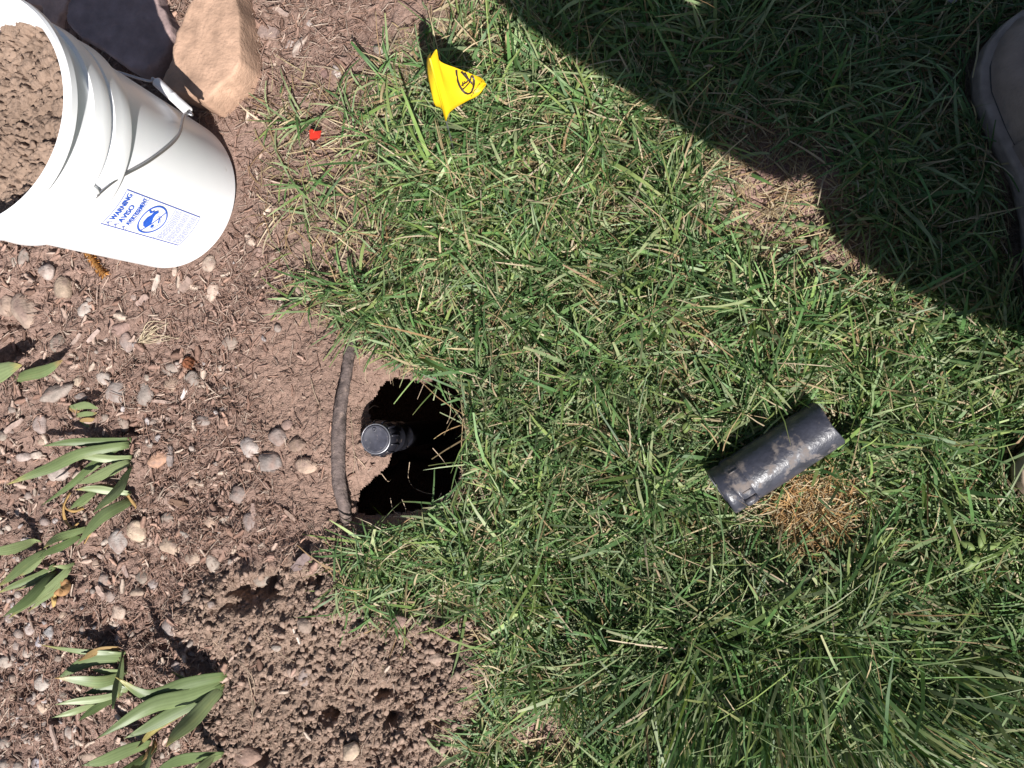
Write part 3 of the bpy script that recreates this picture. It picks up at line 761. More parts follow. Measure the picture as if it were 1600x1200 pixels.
for a in ((305, 748, 56, 9, 78, (.30, .22, .18), 'grey brown stick standing out beside the orange tan stone'), (270, 770, 40, 12, -60, (.27, .19, .155), 'broad flat bark chip near the grey brown stick'),
          (283, 788, 46, 11, 12, (.16, .10, .07), 'dark split bark strip with pale edge'), (268, 713, 34, 10, 88, (.22, .18, .165), 'grey weathered chip touching the orange tan stone'),
          (467, 992, 26, 4, 62, (.62, .52, .44), 'short pale straw stub on the dug soil'), (291, 614, 24, 6, -58, (.62, .56, .53), 'bleached white chip under the angular grey stone'),
          (472, 878, 34, 16, -40, (.20, .15, .14), 'dark shredded bark piece by the grass edge'), (88, 1150, 42, 7, 70, (.34, .25, .21), 'long pinkish stick in the gravelly mulch'),
          (275, 425, 16, 9, 88, (.35, .27, .22), 'short tan peg of wood under the bucket base'), (292, 445, 28, 16, -55, (.25, .18, .15), 'brown layered bark chip between bucket and cream pebbles'),
          (246, 443, 30, 8, -70, (.40, .33, .28), 'pale splinter in mulch below the bucket'), (25, 665, 40, 9, -40, (.34, .25, .21), 'stout pink brown stick near the bed corner'),
          (72, 1185, 36, 7, 65, (.32, .24, .2), 'grey stick among the bluish pebbles'), (120, 533, 34, 6, -50, (.33, .25, .21), 'thin tan stick left of the iris tips'),
          (148, 525, 30, 7, -45, (.40, .30, .26), 'flat pinkish splinter beside the thin tan stick'), (255, 628, 36, 6, 3, (.33, .24, .20), 'flat brown splinter under the round grey cobbles'),
          (378, 120, 30, 10, -70, (.38, .30, .26), 'pale flake of bark beside the red slab'), (420, 52, 34, 22, 15, (.26, .19, .165), 'big grey brown bark plate in the mulch'),
          (508, 115, 20, 11, 60, (.18, .115, .1), 'dark red bark chip beside white stone'), (398, 800, 30, 9, 85, (.27, .19, .16), 'brown upright bark chip near the grey cobble'),
          (195, 885, 40, 9, 62, (.30, .22, .19), 'grey bark strip below the pale cobbles'), (440, 20, 30, 9, 30, (.34, .25, .21), 'tan bark strip at the far edge of the bed'),
          (188, 980, 34, 8, 70, (.40, .34, .32), 'silvery split stick by the shaded pit'), (160, 925, 26, 12, 60, (.33, .24, .2), 'curled tan bark chip by the brown dead leaf'),
          (455, 805, 24, 7, 40, (.27, .19, .15), 'small bark splinter near the end of the root'), (225, 470, 26, 12, -35, (.28, .2, .17), 'flat bark flake in the mulch beneath the bucket')):
    splinter(*a)

# ------------------------------------------------------------------ mulch: shredded fibres and chips nobody could count
BUCKET_C = np.array([BK.x, BK.y])
def scatter(n, x0, x1, y0, y1):
    px = rng.uniform(x0, x1, n); py = rng.uniform(y0, y1, n)
    P = gv(px, py)
    return px, py, P[:, 0], P[:, 1]
def prisms(x, y, z, L, W, T, az, el, cols, bend, mat, name):
    """bent triangular slivers, 3 stations x 3 verts"""
    n = len(x)
    u = np.stack([np.cos(az) * np.cos(el), np.sin(az) * np.cos(el), np.sin(el)], 1)
    s = np.stack([-np.sin(az), np.cos(az), np.zeros(n)], 1)
    w = np.cross(u, s)
    c0 = np.stack([x, y, z], 1)
    V = np.zeros((n, 9, 3))
    for i, t in enumerate((-1, 0, 1)):
        wd = W * (0.55 if t else 1.0)
        cen = c0 + u * (L * t / 2)[:, None] + s * (bend * (1 - abs(t)))[:, None] + w * (0.25 * bend * (1 - abs(t)))[:, None]
        V[:, i * 3 + 0] = cen + s * wd[:, None] / 2
        V[:, i * 3 + 1] = cen - s * wd[:, None] / 2
        V[:, i * 3 + 2] = cen - w * T[:, None] * np.sign(w[:, 2:3]) * -1
    f = []
    for i in (0, 1):
        for k in range(3):
            k2 = (k + 1) % 3
            f.append([i * 3 + k, i * 3 + k2, i * 3 + 3 + k2, i * 3 + 3 + k])
    f = np.array(f)
    Q = (f[None] + (np.arange(n) * 9)[:, None, None]).reshape(-1, 4)
    return V.reshape(-1, 3), Q, np.repeat(cols, 9, 0)
FIB = np.array([1.0, 1.0, .95]) * np.array([[.31, .205, .172], [.25, .16, .132], [.20, .12, .095], [.37, .27, .23], [.42, .33, .28], [.27, .17, .14], [.32, .20, .158], [.16, .098, .078]])
def build_mulch():
    n = 66000
    px, py, x, y = scatter(n, -180, 800, -160, 1360)
    lawn = sdpoly(px, py, LAWN) + 60 * fbm(x, y, 14, 3)
    dens = np.maximum(sstep(45, -30, lawn), .8 * thin_zone(px, py))
    dens *= 1 - 0.93 * sstep(-25, 25, sdpoly(px, py, SPOIL)) - 0.0
    rawm = sstep(-25, 40, sdpoly(px, py, RAWSOIL))
    dens *= 1 - 0.86 * rawm
    dens *= 0.35 + 0.65 * sstep(-.16, .12, fbm(x, y, 13, 3, 21.0))
    dens = np.where(hole_sd(px, py) > -6, 0, dens)
    dens = np.where(np.hypot(x - BUCKET_C[0], y - BUCKET_C[1]) < RB + .004, 0, dens)
    keep = rng.random(n) < dens
    x, y = x[keep], y[keep]; n = len(x)
    L = rng.uniform(.005, .022, n) * (0.6 + 1.0 * rng.random(n) ** 3); W = rng.uniform(.0004, .0015, n); big = rng.random(n) < .10
    W = np.where(big, W * 2.2, W)
    T = W * rng.uniform(.3, .8, n)
    az = rng.uniform(0, np.pi * 2, n); el = rng.normal(0, .16, n)
    z = zg(x, y) + .0008 + rng.random(n) ** 2 * .005
    cols = FIB[rng.integers(0, len(FIB), n)] * rng.uniform(.75, 1.15, (n, 1))
    V, Q, C = prisms(x, y, z, L, W, T, az, el, cols, rng.normal(0, .0016, n) , M_MULCH, '')
    # flat chips
    m = 3600
    px, py, x, y = scatter(m, -180, 760, -160, 1360)
    d = sstep(20, -30, sdpoly(px, py, LAWN)) * (1 - .9 * sstep(-25, 25, sdpoly(px, py, SPOIL))) * (1 - .9 * sstep(-25, 40, sdpoly(px, py, RAWSOIL))) * (0.35 + 0.65 * sstep(520, 300, px))
    d = np.where(np.hypot(x - BUCKET_C[0], y - BUCKET_C[1]) < RB + .006, 0, d)
    d = np.where(hole_sd(px, py) > -8, 0, d)
    k = rng.random(m) < d
    x, y = x[k], y[k]; m = len(x)
    L = rng.uniform(.006, .018, m); W = L * rng.uniform(.3, .75, m); T = rng.uniform(.0008, .002, m)
    cols = FIB[rng.integers(0, len(FIB), m)] * rng.uniform(.85, 1.2, (m, 1))
    V2, Q2, C2 = prisms(x, y, zg(x, y) + .002, L, W, T, rng.uniform(0, 6.28, m), rng.normal(0, .14, m), cols, rng.normal(0, .001, m), M_MULCH, '')
    o = np_mesh('mulch', np.concatenate([V, V2]), np.concatenate([Q, Q2 + len(V)]), M_MULCH, np.concatenate([C, C2]), smooth=False)
    tag(o, 'shredded reddish brown bark mulch covering the planting bed', 'mulch', kind='stuff')
    # fine gravel in the bed corner
    n = 2600
    px, py, x, y = scatter(n, -150, 420, 380, 1340)
    d = (.12 + .88 * sstep(260, 20, px) * sstep(500, 900, py)) * (1 - .8 * sstep(-25, 25, sdpoly(px, py, SPOIL)))
    k = rng.random(n) < d * .7
    x, y = x[k], y[k]; n = len(x)
    sz = .0014 + .0036 * rng.random(n) ** 2
    tc = np.array([[.33, .27, .235], [.28, .23, .20], [.36, .30, .255], [.29, .22, .19], [.33, .29, .28]])
    V, T, C = clods(np.stack([x, y, zg(x, y) + sz * .4], 1), sz, tc[rng.integers(0, 5, n)] * rng.uniform(.8, 1.15, (n, 1)), ICO2, var=.2)
    o = np_mesh('gravel', V, T, M_ROCK, C)
    tag(o, 'fine pale gravel mixed into the mulch', 'gravel', kind='stuff')
build_mulch()

# ------------------------------------------------------------------ soil crumbs over the dug heap and round the hole
def build_crumbs():
    n = 75000
    px, py, x, y = scatter(n, 200, 800, 440, 1330)
    sp = sstep(-40, 20, sdpoly(px, py, SPOIL) + 40 * fbm(x, y, 14, 3, 3.0)); raw = sstep(-40, 20, sdpoly(px, py, RAWSOIL))
    ln = sstep(10, 60, sdpoly(px, py, LAWN))
    d = np.clip(.75 * sp + .20 * raw, 0, 1) * (1 - .85 * ln) * (.3 + .7 * sstep(-.12, .12, fbm(x, y, 25, 3, 33.)))
    d = np.where(hole_sd(px, py) > -4, 0, d)
    k = rng.random(n) < d
    x, y, sp = x[k], y[k], sp[k]; n = len(x)
    sz = .0005 + .0010 * rng.random(n) ** 1.5 + .0042 * rng.random(n) ** 9 * (.3 + .7 * sp)
    cb = np.array([.268, .19, .148])
    cols = cb * rng.uniform(.78, 1.2, (n, 1))
    P = np.stack([x, y, zg(x, y) + sz * .3], 1)
    bigm = sz > .0026
    V1, T1, C1 = clods(P[bigm], sz[bigm], cols[bigm], ICO2)
    V2, T2, C2 = clods(P[~bigm], sz[~bigm], cols[~bigm], ICO1)
    o = np_mesh('soil_crumbs', np.concatenate([V1, V2]), np.concatenate([T1, T2 + len(V1)]), M_CRUMB, np.concatenate([C1, C2]))
    tag(o, 'loose crumbs of dug brown soil round the hole and heap', 'soil', kind='stuff')
build_crumbs()

# ------------------------------------------------------------------ bare root along the hole
def build_root():
    ctl = [(556, 520, -.016), (549, 545, -.001), (541, 580, .006), (533, 630, .007), (528.5, 680, .007), (528, 720, .007), (531, 760, .006), (537, 792, .001), (542, 822, -.02)]
    P = smooth_pts([np.array([*g(a, b, z + .002)]) for a, b, z in ctl], 70)
    rad = [(.0064 + .0016 * math.sin(3.0 * i / 69)) * (1 + .07 * mnoise.noise(Vector((i * .22, 0, 0)))) for i in range(70)]
    V, Fc = tube(P, rad, 22)
    V = [v + Vector((mnoise.noise(v * 160), mnoise.noise(v * 160 + Vector((9, 0, 0))), mnoise.noise(v * 160 + Vector((0, 9, 0))))) * .0011 + Vector((1, 0, 0)) * .0032 * mnoise.noise(Vector((v.x * 60, v.y * 14, 2))) for v in V]
    o = py_mesh('root', V, Fc, M_ROOT)
    tag(o, 'thick weathered grey brown root lying bare along the edge of the hole', 'root')
build_root()

# ------------------------------------------------------------------ sprinkler standing in the hole
def build_sprinkler():
    top = g(586, 686, 0.012)
    r = empty('sprinkler', (top.x, top.y, -0.30), 'black pop-up sprinkler with round grey cap standing in the dug hole', 'sprinkler')
    zt = 0.312
    R0 = 0.0158
    prof = [(0, zt - .0012), (R0 * .82, zt - .001), (R0 * .93, zt - .0002), (R0, zt - .0008), (R0 * 1.01, zt - .003), (R0 * 1.0, zt - .006)]
    V, Fc = lathe(prof, 48); py_mesh('cap', V, Fc, M_CAP, r)
    V, Fc = tube([(R0 * 1.06 * math.cos(a), R0 * 1.06 * math.sin(a), zt - .0024) for a in np.linspace(0, 2 * math.pi, 49)], .0009, 8, caps=False); py_mesh('cap_ring', V, Fc, M_WIRE, r)
    V, Fc = lathe([(.0011, zt - .0008), (.0022, zt - .0002), (.0026, zt - .0011)], 14)
    o = py_mesh('screw_hole', V, Fc, M_CAP, r); o.location = (-.001, .0108, 0.0006)
    prof = [(R0 * 1.03, zt - .004), (R0 * 1.17, zt - .0055), (R0 * 1.30, zt - .011), (R0 * 1.33, zt - .024), (R0 * 1.25, zt - .031), (R0 * 1.12, zt - .034)]
    V, Fc = lathe(prof, 48); cl = py_mesh('collar', V, Fc, M_BLACK, r)
    for k in range(12):
        a = 2 * math.pi * k / 12 + .2
        def pp(rr, z, da=0): return Vector((rr * math.cos(a + da), rr * math.sin(a + da), z))
        V, Fc = tube([pp(R0 * 1.16, zt - .0052), pp(R0 * 1.31, zt - .0105), pp(R0 * 1.345, zt - .017), pp(R0 * 1.345, zt - .025)], .0013, 6)
        py_mesh('grip_rib', V, Fc, M_BLACK, cl)
    prof = [(R0 * 1.13, zt - .033), (R0 * 1.13, zt - .05), (R0 * 1.2, zt - .052), (R0 * 1.2, zt - .058), (R0 * 1.1, zt - .06), (R0 * 1.1, zt - .085), (R0 * 1.16, zt - .087), (R0 * 1.16, zt - .092), (R0 * 1.08, zt - .094), (R0 * 1.05, 0.0)]
    V, Fc = lathe(prof, 40); py_mesh('body', V, Fc, M_BLACK, r)
build_sprinkler()

# ------------------------------------------------------------------ removed sprinkler body lying on the lawn
PIPE_A = np.array([*g(1131, 767, .028)]); PIPE_B = np.array([*g(1292, 662, .026)]); PIPE_R = 0.0262
def build_pipe():
    a = Vector(PIPE_A); b = Vector(PIPE_B)
    L = (b - a).length
    r = empty('removed_sprinkler', (a.x, a.y, a.z - PIPE_R), 'dusty black plastic sprinkler body lying on the grass beside dead tuft', 'sprinkler body')
    q = (b - a).normalized().to_track_quat('Z', 'Y')
    def put(o):
        o.matrix_basis = Matrix.Translation(Vector((0, 0, PIPE_R))) @ q.to_matrix().to_4x4(); return o
    R = PIPE_R
    prof = [(R * .985, .024), (R, .030), (R, .06), (R * .992, .1), (R * .985, L - .004), (R * .995, L - .001), (R * .99, L), (R * .9, L), (R * .88, L - .03), (R * .86, .02)]
    V, Fc = lathe(prof, 64)
    V = [v + Vector((0, 0, 0.0016 * math.sin(3 * math.atan2(v.y, v.x)) * (v.z > L - .006))) for v in V]
    put(py_mesh('tube', V, Fc, M_PIPE, r))
    V, Fc = lathe([(R * .86, -.004), (R * .97, -.003), (R * .985, .0), (R * .985, .008), (R * .955, .0092), (R * .955, .0108), (R * 1.012, .0122), (R * 1.015, .020), (R * 1.01, .0235), (R * .98, .0245)], 64)
    cl = put(py_mesh('collar', V, Fc, M_PIPE, r))
    V, Fc = lathe([(0, .004), (R * .7, .004), (R * .86, .0), (R * .88, -.0035)], 40); put(py_mesh('end_cap', V, Fc, M_CAP, r))
    V, Fc = lathe([(0, .05), (R * .84, .05), (R * .85, .056)], 40); put(py_mesh('inner_face', V, Fc, M_INSIDE, r))
    for k in range(7):
        an = 2 * math.pi * k / 7 + .1
        p0 = Vector((R * 1.035 * math.cos(an), R * 1.035 * math.sin(an), .0128)); p1 = p0 + Vector((0, 0, .0096))
        p0 *= .98; p1 *= .98; p1.z = p0.z + .0094; V, Fc = tube([p0, p1], .0008, 6); put(py_mesh('collar_rib', V, Fc, M_PIPE, r))
    # moulded tab on the collar
    an = -0.5
    for o_ in ((.9,),):
        c = Vector((R * 1.04 * math.cos(2.35), R * 1.04 * math.sin(2.35), .017))
        V, Fc = tube([c - Vector((0, 0, .007)), c - Vector((0, 0, .006)), c + Vector((0, 0, .006)), c + Vector((0, 0, .007))], [.003, .0042, .0042, .003], 8)
        put(py_mesh('tab', V, Fc, M_PIPE, r))
build_pipe()

# ------------------------------------------------------------------ yellow marking flag
def build_flag():
    w0 = np.array([672, 91]); w1 = np.array([697, 188])
    def zf(px, py):
        # fitted sheet: 0.155 at the top of the wire, .066 at its foot, .10 at the free tip, belly between
        A = np.array([[672, 91, 1], [697, 188, 1], [760, 131, 1]], float); k = np.linalg.solve(A, np.array([.150, .066, .098]))
        e = (w1 - w0) / np.linalg.norm(w1 - w0); nrm = np.array([e[1], -e[0]])
        s = np.clip(((px - w0[0]) * nrm[0] + (py - w0[1]) * nrm[1]) / 75.0, -.3, 1.2)
        t = ((px - w0[0]) * e[0] + (py - w0[1]) * e[1]) / 100.0
        return k[0] * px + k[1] * py + k[2] + .010 * math.sin(math.pi * max(0, s)) - .012 * max(0, s) * math.cos(3.1 * (t - .2)) * 1.0
    zfoot = .066
    base0 = g(697, 188, zfoot); topw = g(672, 91, .152)
    d = (base0 - topw); base = base0 + d * ((base0.z + .02) / -d.z) * 1.0
    root = empty('marking_flag', (base.x, base.y, 0.0), 'small yellow marking flag with black printed symbol on a thin wire', 'flag')
    V, Fc = tube([base, base0, base0.lerp(topw, .1)], .0009, 8)
    under(py_mesh('wire', V, Fc, M_WIRE), root)
    V, Fc = tube([base0, base0.lerp(topw, .5), topw], .0012, 8); under(py_mesh('wire_sleeve', V, Fc, M_YEL), root)
    # main sheet: between its lower edge and its upper edge
    lo = smooth_pts([(697, 189), (704, 174), (729, 158), (747, 149), (759.5, 132)], 30)
    hi = smooth_pts([(672, 91), (682, 77), (687, 95), (714, 106.5), (738, 116), (752, 122), (759.8, 131)], 30)
    nv = 14
    V = []
    for i in range(30):
        for j in range(nv + 1):
            p = lo[i] * (1 - j / nv) + hi[i] * (j / nv)
            wv = .0012 * math.sin(i * .55 + j * .25) + .0016 * math.sin(j * .8) * (i / 30)
            V.append(g(p[0], p[1], zf(*p) + wv))
    Fc = [(i * (nv + 1) + j, (i + 1) * (nv + 1) + j, (i + 1) * (nv + 1) + j + 1, i * (nv + 1) + j + 1) for i in range(29) for j in range(nv)]
    sh = py_mesh('flag_sheet', V, Fc, M_YEL)
    sm = sh.modifiers.new('thickness', 'SOLIDIFY'); sm.thickness = .0004; sm.offset = -1
    under(sh, root)
    # strip folded behind the wire
    lo2 = smooth_pts([(672, 91), (682, 134), (697, 188.5)], 20)
    hi2 = smooth_pts([(672.5, 82), (667, 93), (668, 118), (674, 146), (680, 165), (690, 170.5), (697, 188.8)], 20)
    V = []
    for i in range(20):
        for j in range(6):
            p = lo2[i] * (1 - j / 5) + hi2[i] * (j / 5)
            V.append(g(p[0], p[1], zf(*lo2[i]) - .010 * (j / 5) ** 1.4))
    Fc = [(i * 6 + j, (i + 1) * 6 + j, (i + 1) * 6 + j + 1, i * 6 + j + 1) for i in range(19) for j in range(5)]
    fl = py_mesh('folded_strip', V, Fc, M_YEL)
    sm = fl.modifiers.new('thickness', 'SOLIDIFY'); sm.thickness = .0004; sm.offset = -1
    under(fl, root)
    # print
    def zs(px, py):                                     # height of the sheet under a print point
        best = None
        for i in range(30):
            for j in range(nv + 1):
                p = lo[i] * (1 - j / nv) + hi[i] * (j / nv)
                dd = (p[0] - px) ** 2 + (p[1] - py) ** 2
                if best is None or dd < best[0]:
                    wv = .0012 * math.sin(i * .55 + j * .25) + .0016 * math.sin(j * .8) * (i / 30)
                    best = (dd, wv)
        return zf(px, py) + best[1] + .0010
    def zz(q): return np.array([660 + q[0] / 9.233, 70 + q[1] / 9.233])
    def ink(P, w, n=14, name='printed_symbol'):
        w = w * 1.45; S = smooth_pts([zz(p) for p in P], n)
        V = []
        for i, p in enumerate(S):
            t = S[min(i + 1, n - 1)] - S[max(i - 1, 0)]; t = t / (np.linalg.norm(t) + 1e-9); nn = np.array([-t[1], t[0]]) * w / 2
            for q in (p + nn, p - nn):
                V.append(g(q[0], q[1], zs(*p)))
        return V, [(2 * i, 2 * i + 1, 2 * i + 3, 2 * i + 2) for i in range(n - 1)]
    allV = []; allF = []
    for P, w in (([(490, 362), (500, 480), (545, 610), (610, 690), (670, 705), (715, 665), (742, 570), (742, 500), (715, 440)], 2.4), ([(585, 640), (660, 560), (690, 505), (703, 440)], 1.9),
                 ([(560, 385), (620, 450), (680, 515), (735, 568)], 2.7), ([(610, 400), (640, 450), (655, 500), (632, 548)], 2.0), ([(560, 585), (590, 560), (625, 535)], 2.6), ([(585, 530), (580, 560), (590, 600)], 1.3), ([(610, 525), (612, 550), (620, 565)], 1.2)):
        V, Fc = ink(P, w); n = len(allV); allV += V; allF += [tuple(i + n for i in f) for f in Fc]
    under(py_mesh('printed_symbol', allV, allF, M_INK, None, False), root)
    allV = []; allF = []
    for k in range(11):
        t = k / 10; c = np.array([700 + 145 * t, 742 - 205 * t]); r2 = random.Random(k)
        for s in range(2):
            o1 = np.array([r2.uniform(-14, 14), r2.uniform(-14, 14)]); o2 = np.array([r2.uniform(-14, 14), r2.uniform(-14, 14)])
            V, Fc = ink([c + o1, c + (o1 + o2) / 2 + 3, c + o2], .62, 4); n = len(allV); allV += V; allF += [tuple(i + n for i in f) for f in Fc]
    under(py_mesh('printed_text', allV, allF, M_INK, None, False), root)
build_flag()

# scrap of red plastic
def build_red():
    V = []; P = [(495, 213), (499, 211), (503, 214), (511, 213), (511, 226), (505, 229), (497, 227)]
    top = [gz(a - (a - 503) * -.15, b, .021 + .0015 * math.sin(i * 2.0) + (220 - b) * -.0002) for i, (a, b) in enumerate(P)]
    bot = [v - Vector((0, 0, .0012)) for v in top]
    n = len(P); V = top + bot
    Fc = [tuple(range(n)), tuple(range(2 * n - 1, n - 1, -1))] + [(i, (i + 1) % n, n + (i + 1) % n, n + i) for i in range(n)]
    o = py_mesh('plastic_scrap', V, Fc, M_RED, None, False)
    tag(o, 'tiny bright red plastic scrap at the thin edge of the lawn', 'plastic scrap')
build_red()

# ------------------------------------------------------------------ irises
G1 = (0.165, 0.215, 0.09); G2 = (0.12, 0.165, 0.062); G3 = (0.225, 0.275, 0.125); TAN = (0.40, 0.27, 0.12); YT = (0.42, 0.36, 0.13)
def iris_leaf(ctl, w, z0, z1, c, tip, parent, fold=.18):
    n = 18
    P2 = smooth_pts(ctl, n)
    V = []; C = []
    base = gz(*ctl[0]); zb = base.z
    S = []
    for i in range(n):
        t = i / (n - 1)
        z = zb + z0 + (z1 - z0) * (t ** .85) - .25 * (z1 - z0) * max(0, t - .6) ** 2
        S.append(g(P2[i][0], P2[i][1], z))
    W = w * PXM * .93
    for i in range(n):
        t = i / (n - 1)
        tg = (S[min(i + 1, n - 1)] - S[max(i - 1, 0)]).normalized()
        side = tg.cross(Vector((0.12, -.08, 1))).normalized(); up = side.cross(tg).normalized()
        prof = (0.62 + .38 * math.sin(min(1, t * 1.9) * math.pi / 2)) * (1 if t < .48 else max(.015, 1 - ((t - .48) / .52) ** 1.8))
        wav = .0016 * math.sin(t * 7 + w) * W / .02
        for kk in range(11):
            k = -1 + kk / 5
            rag = 1 + (.09 * mnoise.noise(Vector((t * 14, w, k))) if abs(k) > .95 else 0)
            V.append(S[i] + side * (k * W / 2 * prof * rag + wav) + up * (-(abs(k) ** 1.4) * W * fold * prof * .6 + .00035 * math.cos(kk * math.pi)))
            m = float(sstep(.78, 1.0, np.array(t + .10 * mnoise.noise(Vector((t * 9, k * 3, w)))))) + .35 * max(0.0, mnoise.noise(Vector((t * 5, k * 2.2, w * 3.1))) - .25)
            m = min(1.0, m)
            C.append((np.array(c) * (1 + .10 * math.cos(kk * math.pi) + .16 * mnoise.noise(Vector((t * 2.5, k * 3, w * 1.7))))) * (1 - m) + np.array(tip) * m)
    Fc = [(i * 11 + k, (i + 1) * 11 + k, (i + 1) * 11 + k + 1, i * 11 + k + 1) for i in range(n - 1) for k in range(10)]
    o = py_mesh('leaf', V, Fc, M_IRIS, None, True, C)
    sm = o.modifiers.new('thickness', 'SOLIDIFY'); sm.thickness = .0007; sm.offset = -1
    under(o, parent)
def iris(base, label, leaves):
    b = gz(*base)
    r = empty('iris_plant', b, label, 'iris', 'iris fans growing in the mulch bed')
    r3 = random.Random(int(base[0] * 7 + base[1]))
    extra = []
    for ctl, w, z1, c, tip in leaves[::2]:                     # younger and withered leaves tucked between
        a = np.array(ctl, float); a = a[0] + (a - a[0]) * r3.uniform(.45, .75); a[1:] += np.array([r3.uniform(-6, 6), r3.uniform(-12, 12)])
        dry = r3.random() < .35
        extra.append(([tuple(q) for q in a], w * r3.uniform(.45, .7), z1 * r3.uniform(.25, .6), TAN if dry else G3, TAN if dry else YT))
    for ctl, w, z1, c, tip in leaves + extra:
        iris_leaf(ctl, w, .002, z1 * .82, c, tip, r, random.uniform(.06, .2))
iris((204, 730), 'grey green iris fan with yellow tipped sword leaves beside the tan stone', [
    ([(205, 688), (130, 690), (66, 697)], 15, .060, G2, G1), ([(202, 696), (125, 708), (70, 735), (10, 758)], 21, .095, G1, YT), ([(200, 692), (150, 722), (110, 757), (66, 790)], 13, .050, G2, G2),
    ([(206, 716), (160, 716), (103, 711)], 15, .045, G3, YT), ([(204, 722), (160, 740), (120, 757)], 19, .055, G3, G3), ([(204, 730), (182, 765), (147, 802)], 20, .085, G1, G1),
    ([(204, 772), (160, 765), (117, 765)], 15, .040, G3, YT), ([(206, 780), (165, 803), (119, 852)], 22, .075, G1, G3), ([(150, 770), (128, 780), (108, 797)], 13, .03, G1, G3)])
iris((128, 832), 'iris fan with drooping leaves above the brown dead leaf', [
    ([(137, 826), (95, 838), (68, 857)], 15, .06, G1, YT), ([(127, 836), (90, 856), (60, 872)], 15, .045, G2, G2), ([(78, 858), (35, 886), (-6, 918)], 18, .06, G1, YT), ([(60, 846), (20, 856), (-30, 868)], 20, .08, G3, G3),
    ([(88, 884), (45, 906), (-6, 928)], 15, .045, G1, YT), ([(86, 893), (50, 930), (6, 964)], 19, .07, G2, G1), ([(112, 884), (70, 922), (40, 946), (14, 966)], 15, .06, G3, YT), ([(117, 880), (100, 886), (82, 884)], 9, .03, G3, TAN)])
iris((193, 1030), 'low iris clump with tan withered sheath by the shaded pit', [
    ([(196, 1020), (140, 1020), (66, 1007)], 11, .055, G1, YT), ([(192, 1027), (140, 1034), (90, 1057)], 23, .06, G1, G2), ([(197, 1052), (150, 1066), (86, 1058)], 22, .075, G1, TAN), ([(192, 1084), (140, 1094), (86, 1101)], 15, .055, G3, G3),
    ([(182, 1092), (150, 1106), (123, 1127)], 14, .05, G2, G2), ([(150, 1104), (120, 1110), (82, 1122)], 13, .04, G3, G3), ([(190, 1024), (182, 1060), (175, 1108)], 17, .10, G2, G2), ([(188, 1014), (150, 1018), (122, 1034)], 13, .05, TAN, (.25, .12, .05)),
    ([(200, 1078), (165, 1075), (130, 1083)], 18, .03, G2, G2)])
iris((352, 1062), 'dark green iris fan with broad leaves rooted in the dug soil', [
    ([(354, 1056), (290, 1071), (232, 1085), (180, 1058)], 25, .095, G2, YT), ([(352, 1064), (290, 1090), (230, 1108), (150, 1152)], 29, .115, G1, G2), ([(352, 1070), (300, 1100), (240, 1132), (193, 1152)], 23, .08, G2, G3),
    ([(350, 1074), (312, 1110), (284, 1140), (260, 1168)], 27, .10, G3, YT), ([(296, 1098), (250, 1130), (213, 1147)], 15, .05, G3, G3), ([(286, 1113), (240, 1142), (213, 1168)], 11, .045, YT, TAN)])
iris((238, 1165), 'iris fan with cut brown sheath below the broad leaved fan', [
    ([(236, 1162), (182, 1180), (128, 1197)], 25, .08, G1, G1), ([(242, 1160), (225, 1192), (196, 1222)], 27, .095, G1, G2), ([(228, 1180), (195, 1208), (170, 1225)], 17, .06, G2, G2), ([(246, 1158), (236, 1170), (222, 1190)], 12, .04, TAN, TAN)])
iris((346, 1178), 'small iris fan half buried in crumbly soil', [([(347, 1180), (290, 1185), (240, 1208)], 21, .075, G2, G1), ([(346, 1173), (325, 1190), (300, 1215)], 15, .06, G3, G3)])
iris((-42, 592), 'pair of trimmed pale iris leaves at the dark pit', [([(-60, 600), (-10, 583), (34, 573)], 36, .05, G3, YT), ([(22, 594), (58, 582), (98, 564)], 22, .05, G1, TAN)])
iris((108, 640), 'short cut iris stub between grey stones', [([(108, 637), (130, 634), (153, 637)], 13, .02, G3, G3), ([(118, 649), (135, 647), (151, 645)], 8, .016, G3, TAN), ([(125, 657), (140, 656), (148, 653)], 9, .012, TAN, TAN)])

# dead leaf, dry curls, cone fragments
def flat_leaf(name, poly, z, c, label, cat, wob=.003, parent=None):
    P = smooth_pts([np.array(p, float) for p in poly + poly[:1]], 41)[:-1]
    cen = np.mean(P, 0); V = []; rings = (1.0, .66, .33)
    for f in rings:
        for p in P:
            q = cen + (p - cen) * f
            v = gz(q[0], q[1], z + wob * mnoise.noise(Vector((q[0] * .05, q[1] * .05, z * 100))) + .35 * wob * (1 - f))
            V.append(v)
    V.append(gz(cen[0], cen[1], z + .4 * wob)); n = len(P)
    Fc = [(i * n + k, i * n + (k + 1) % n, (i + 1) * n + (k + 1) % n, (i + 1) * n + k) for i in range(2) for k in range(n)] + [(2 * n + k, 2 * n + (k + 1) % n, 3 * n) for k in range(n)]
    o = py_mesh(name, V, Fc, M_DRY, None, True, np.tile(np.array(c), (len(V), 1)))
    sm = o.modifiers.new('thickness', 'SOLIDIFY'); sm.thickness = .0006; sm.offset = -1
    if parent: under(o, parent)
    else: tag(o, label, cat)
    return o
flat_leaf('dead_leaf', [(86, 906), (98, 899), (112, 902), (119, 912), (113, 926), (99, 929), (88, 922)], .008, (.36, .20, .09), 'flat rust brown dead leaf under the iris tips', 'leaf')
flat_leaf('dead_leaf', [(1448, 8), (1462, 3), (1464, -14), (1490, -18), (1502, 2), (1492, 14), (1480, 20), (1474, 27), (1462, 24), (1452, 19)], .030, (.42, .38, .40), 'pale ragged dry leaf lying on shaded grass by the boot toe', 'leaf', .006)
flat_leaf('dead_leaf', [(84, 925), (92, 921), (93, 940), (88, 947), (85, 938)], .006, (.50, .34, .13), 'narrow yellow withered strip beside the rust brown leaf', 'leaf')
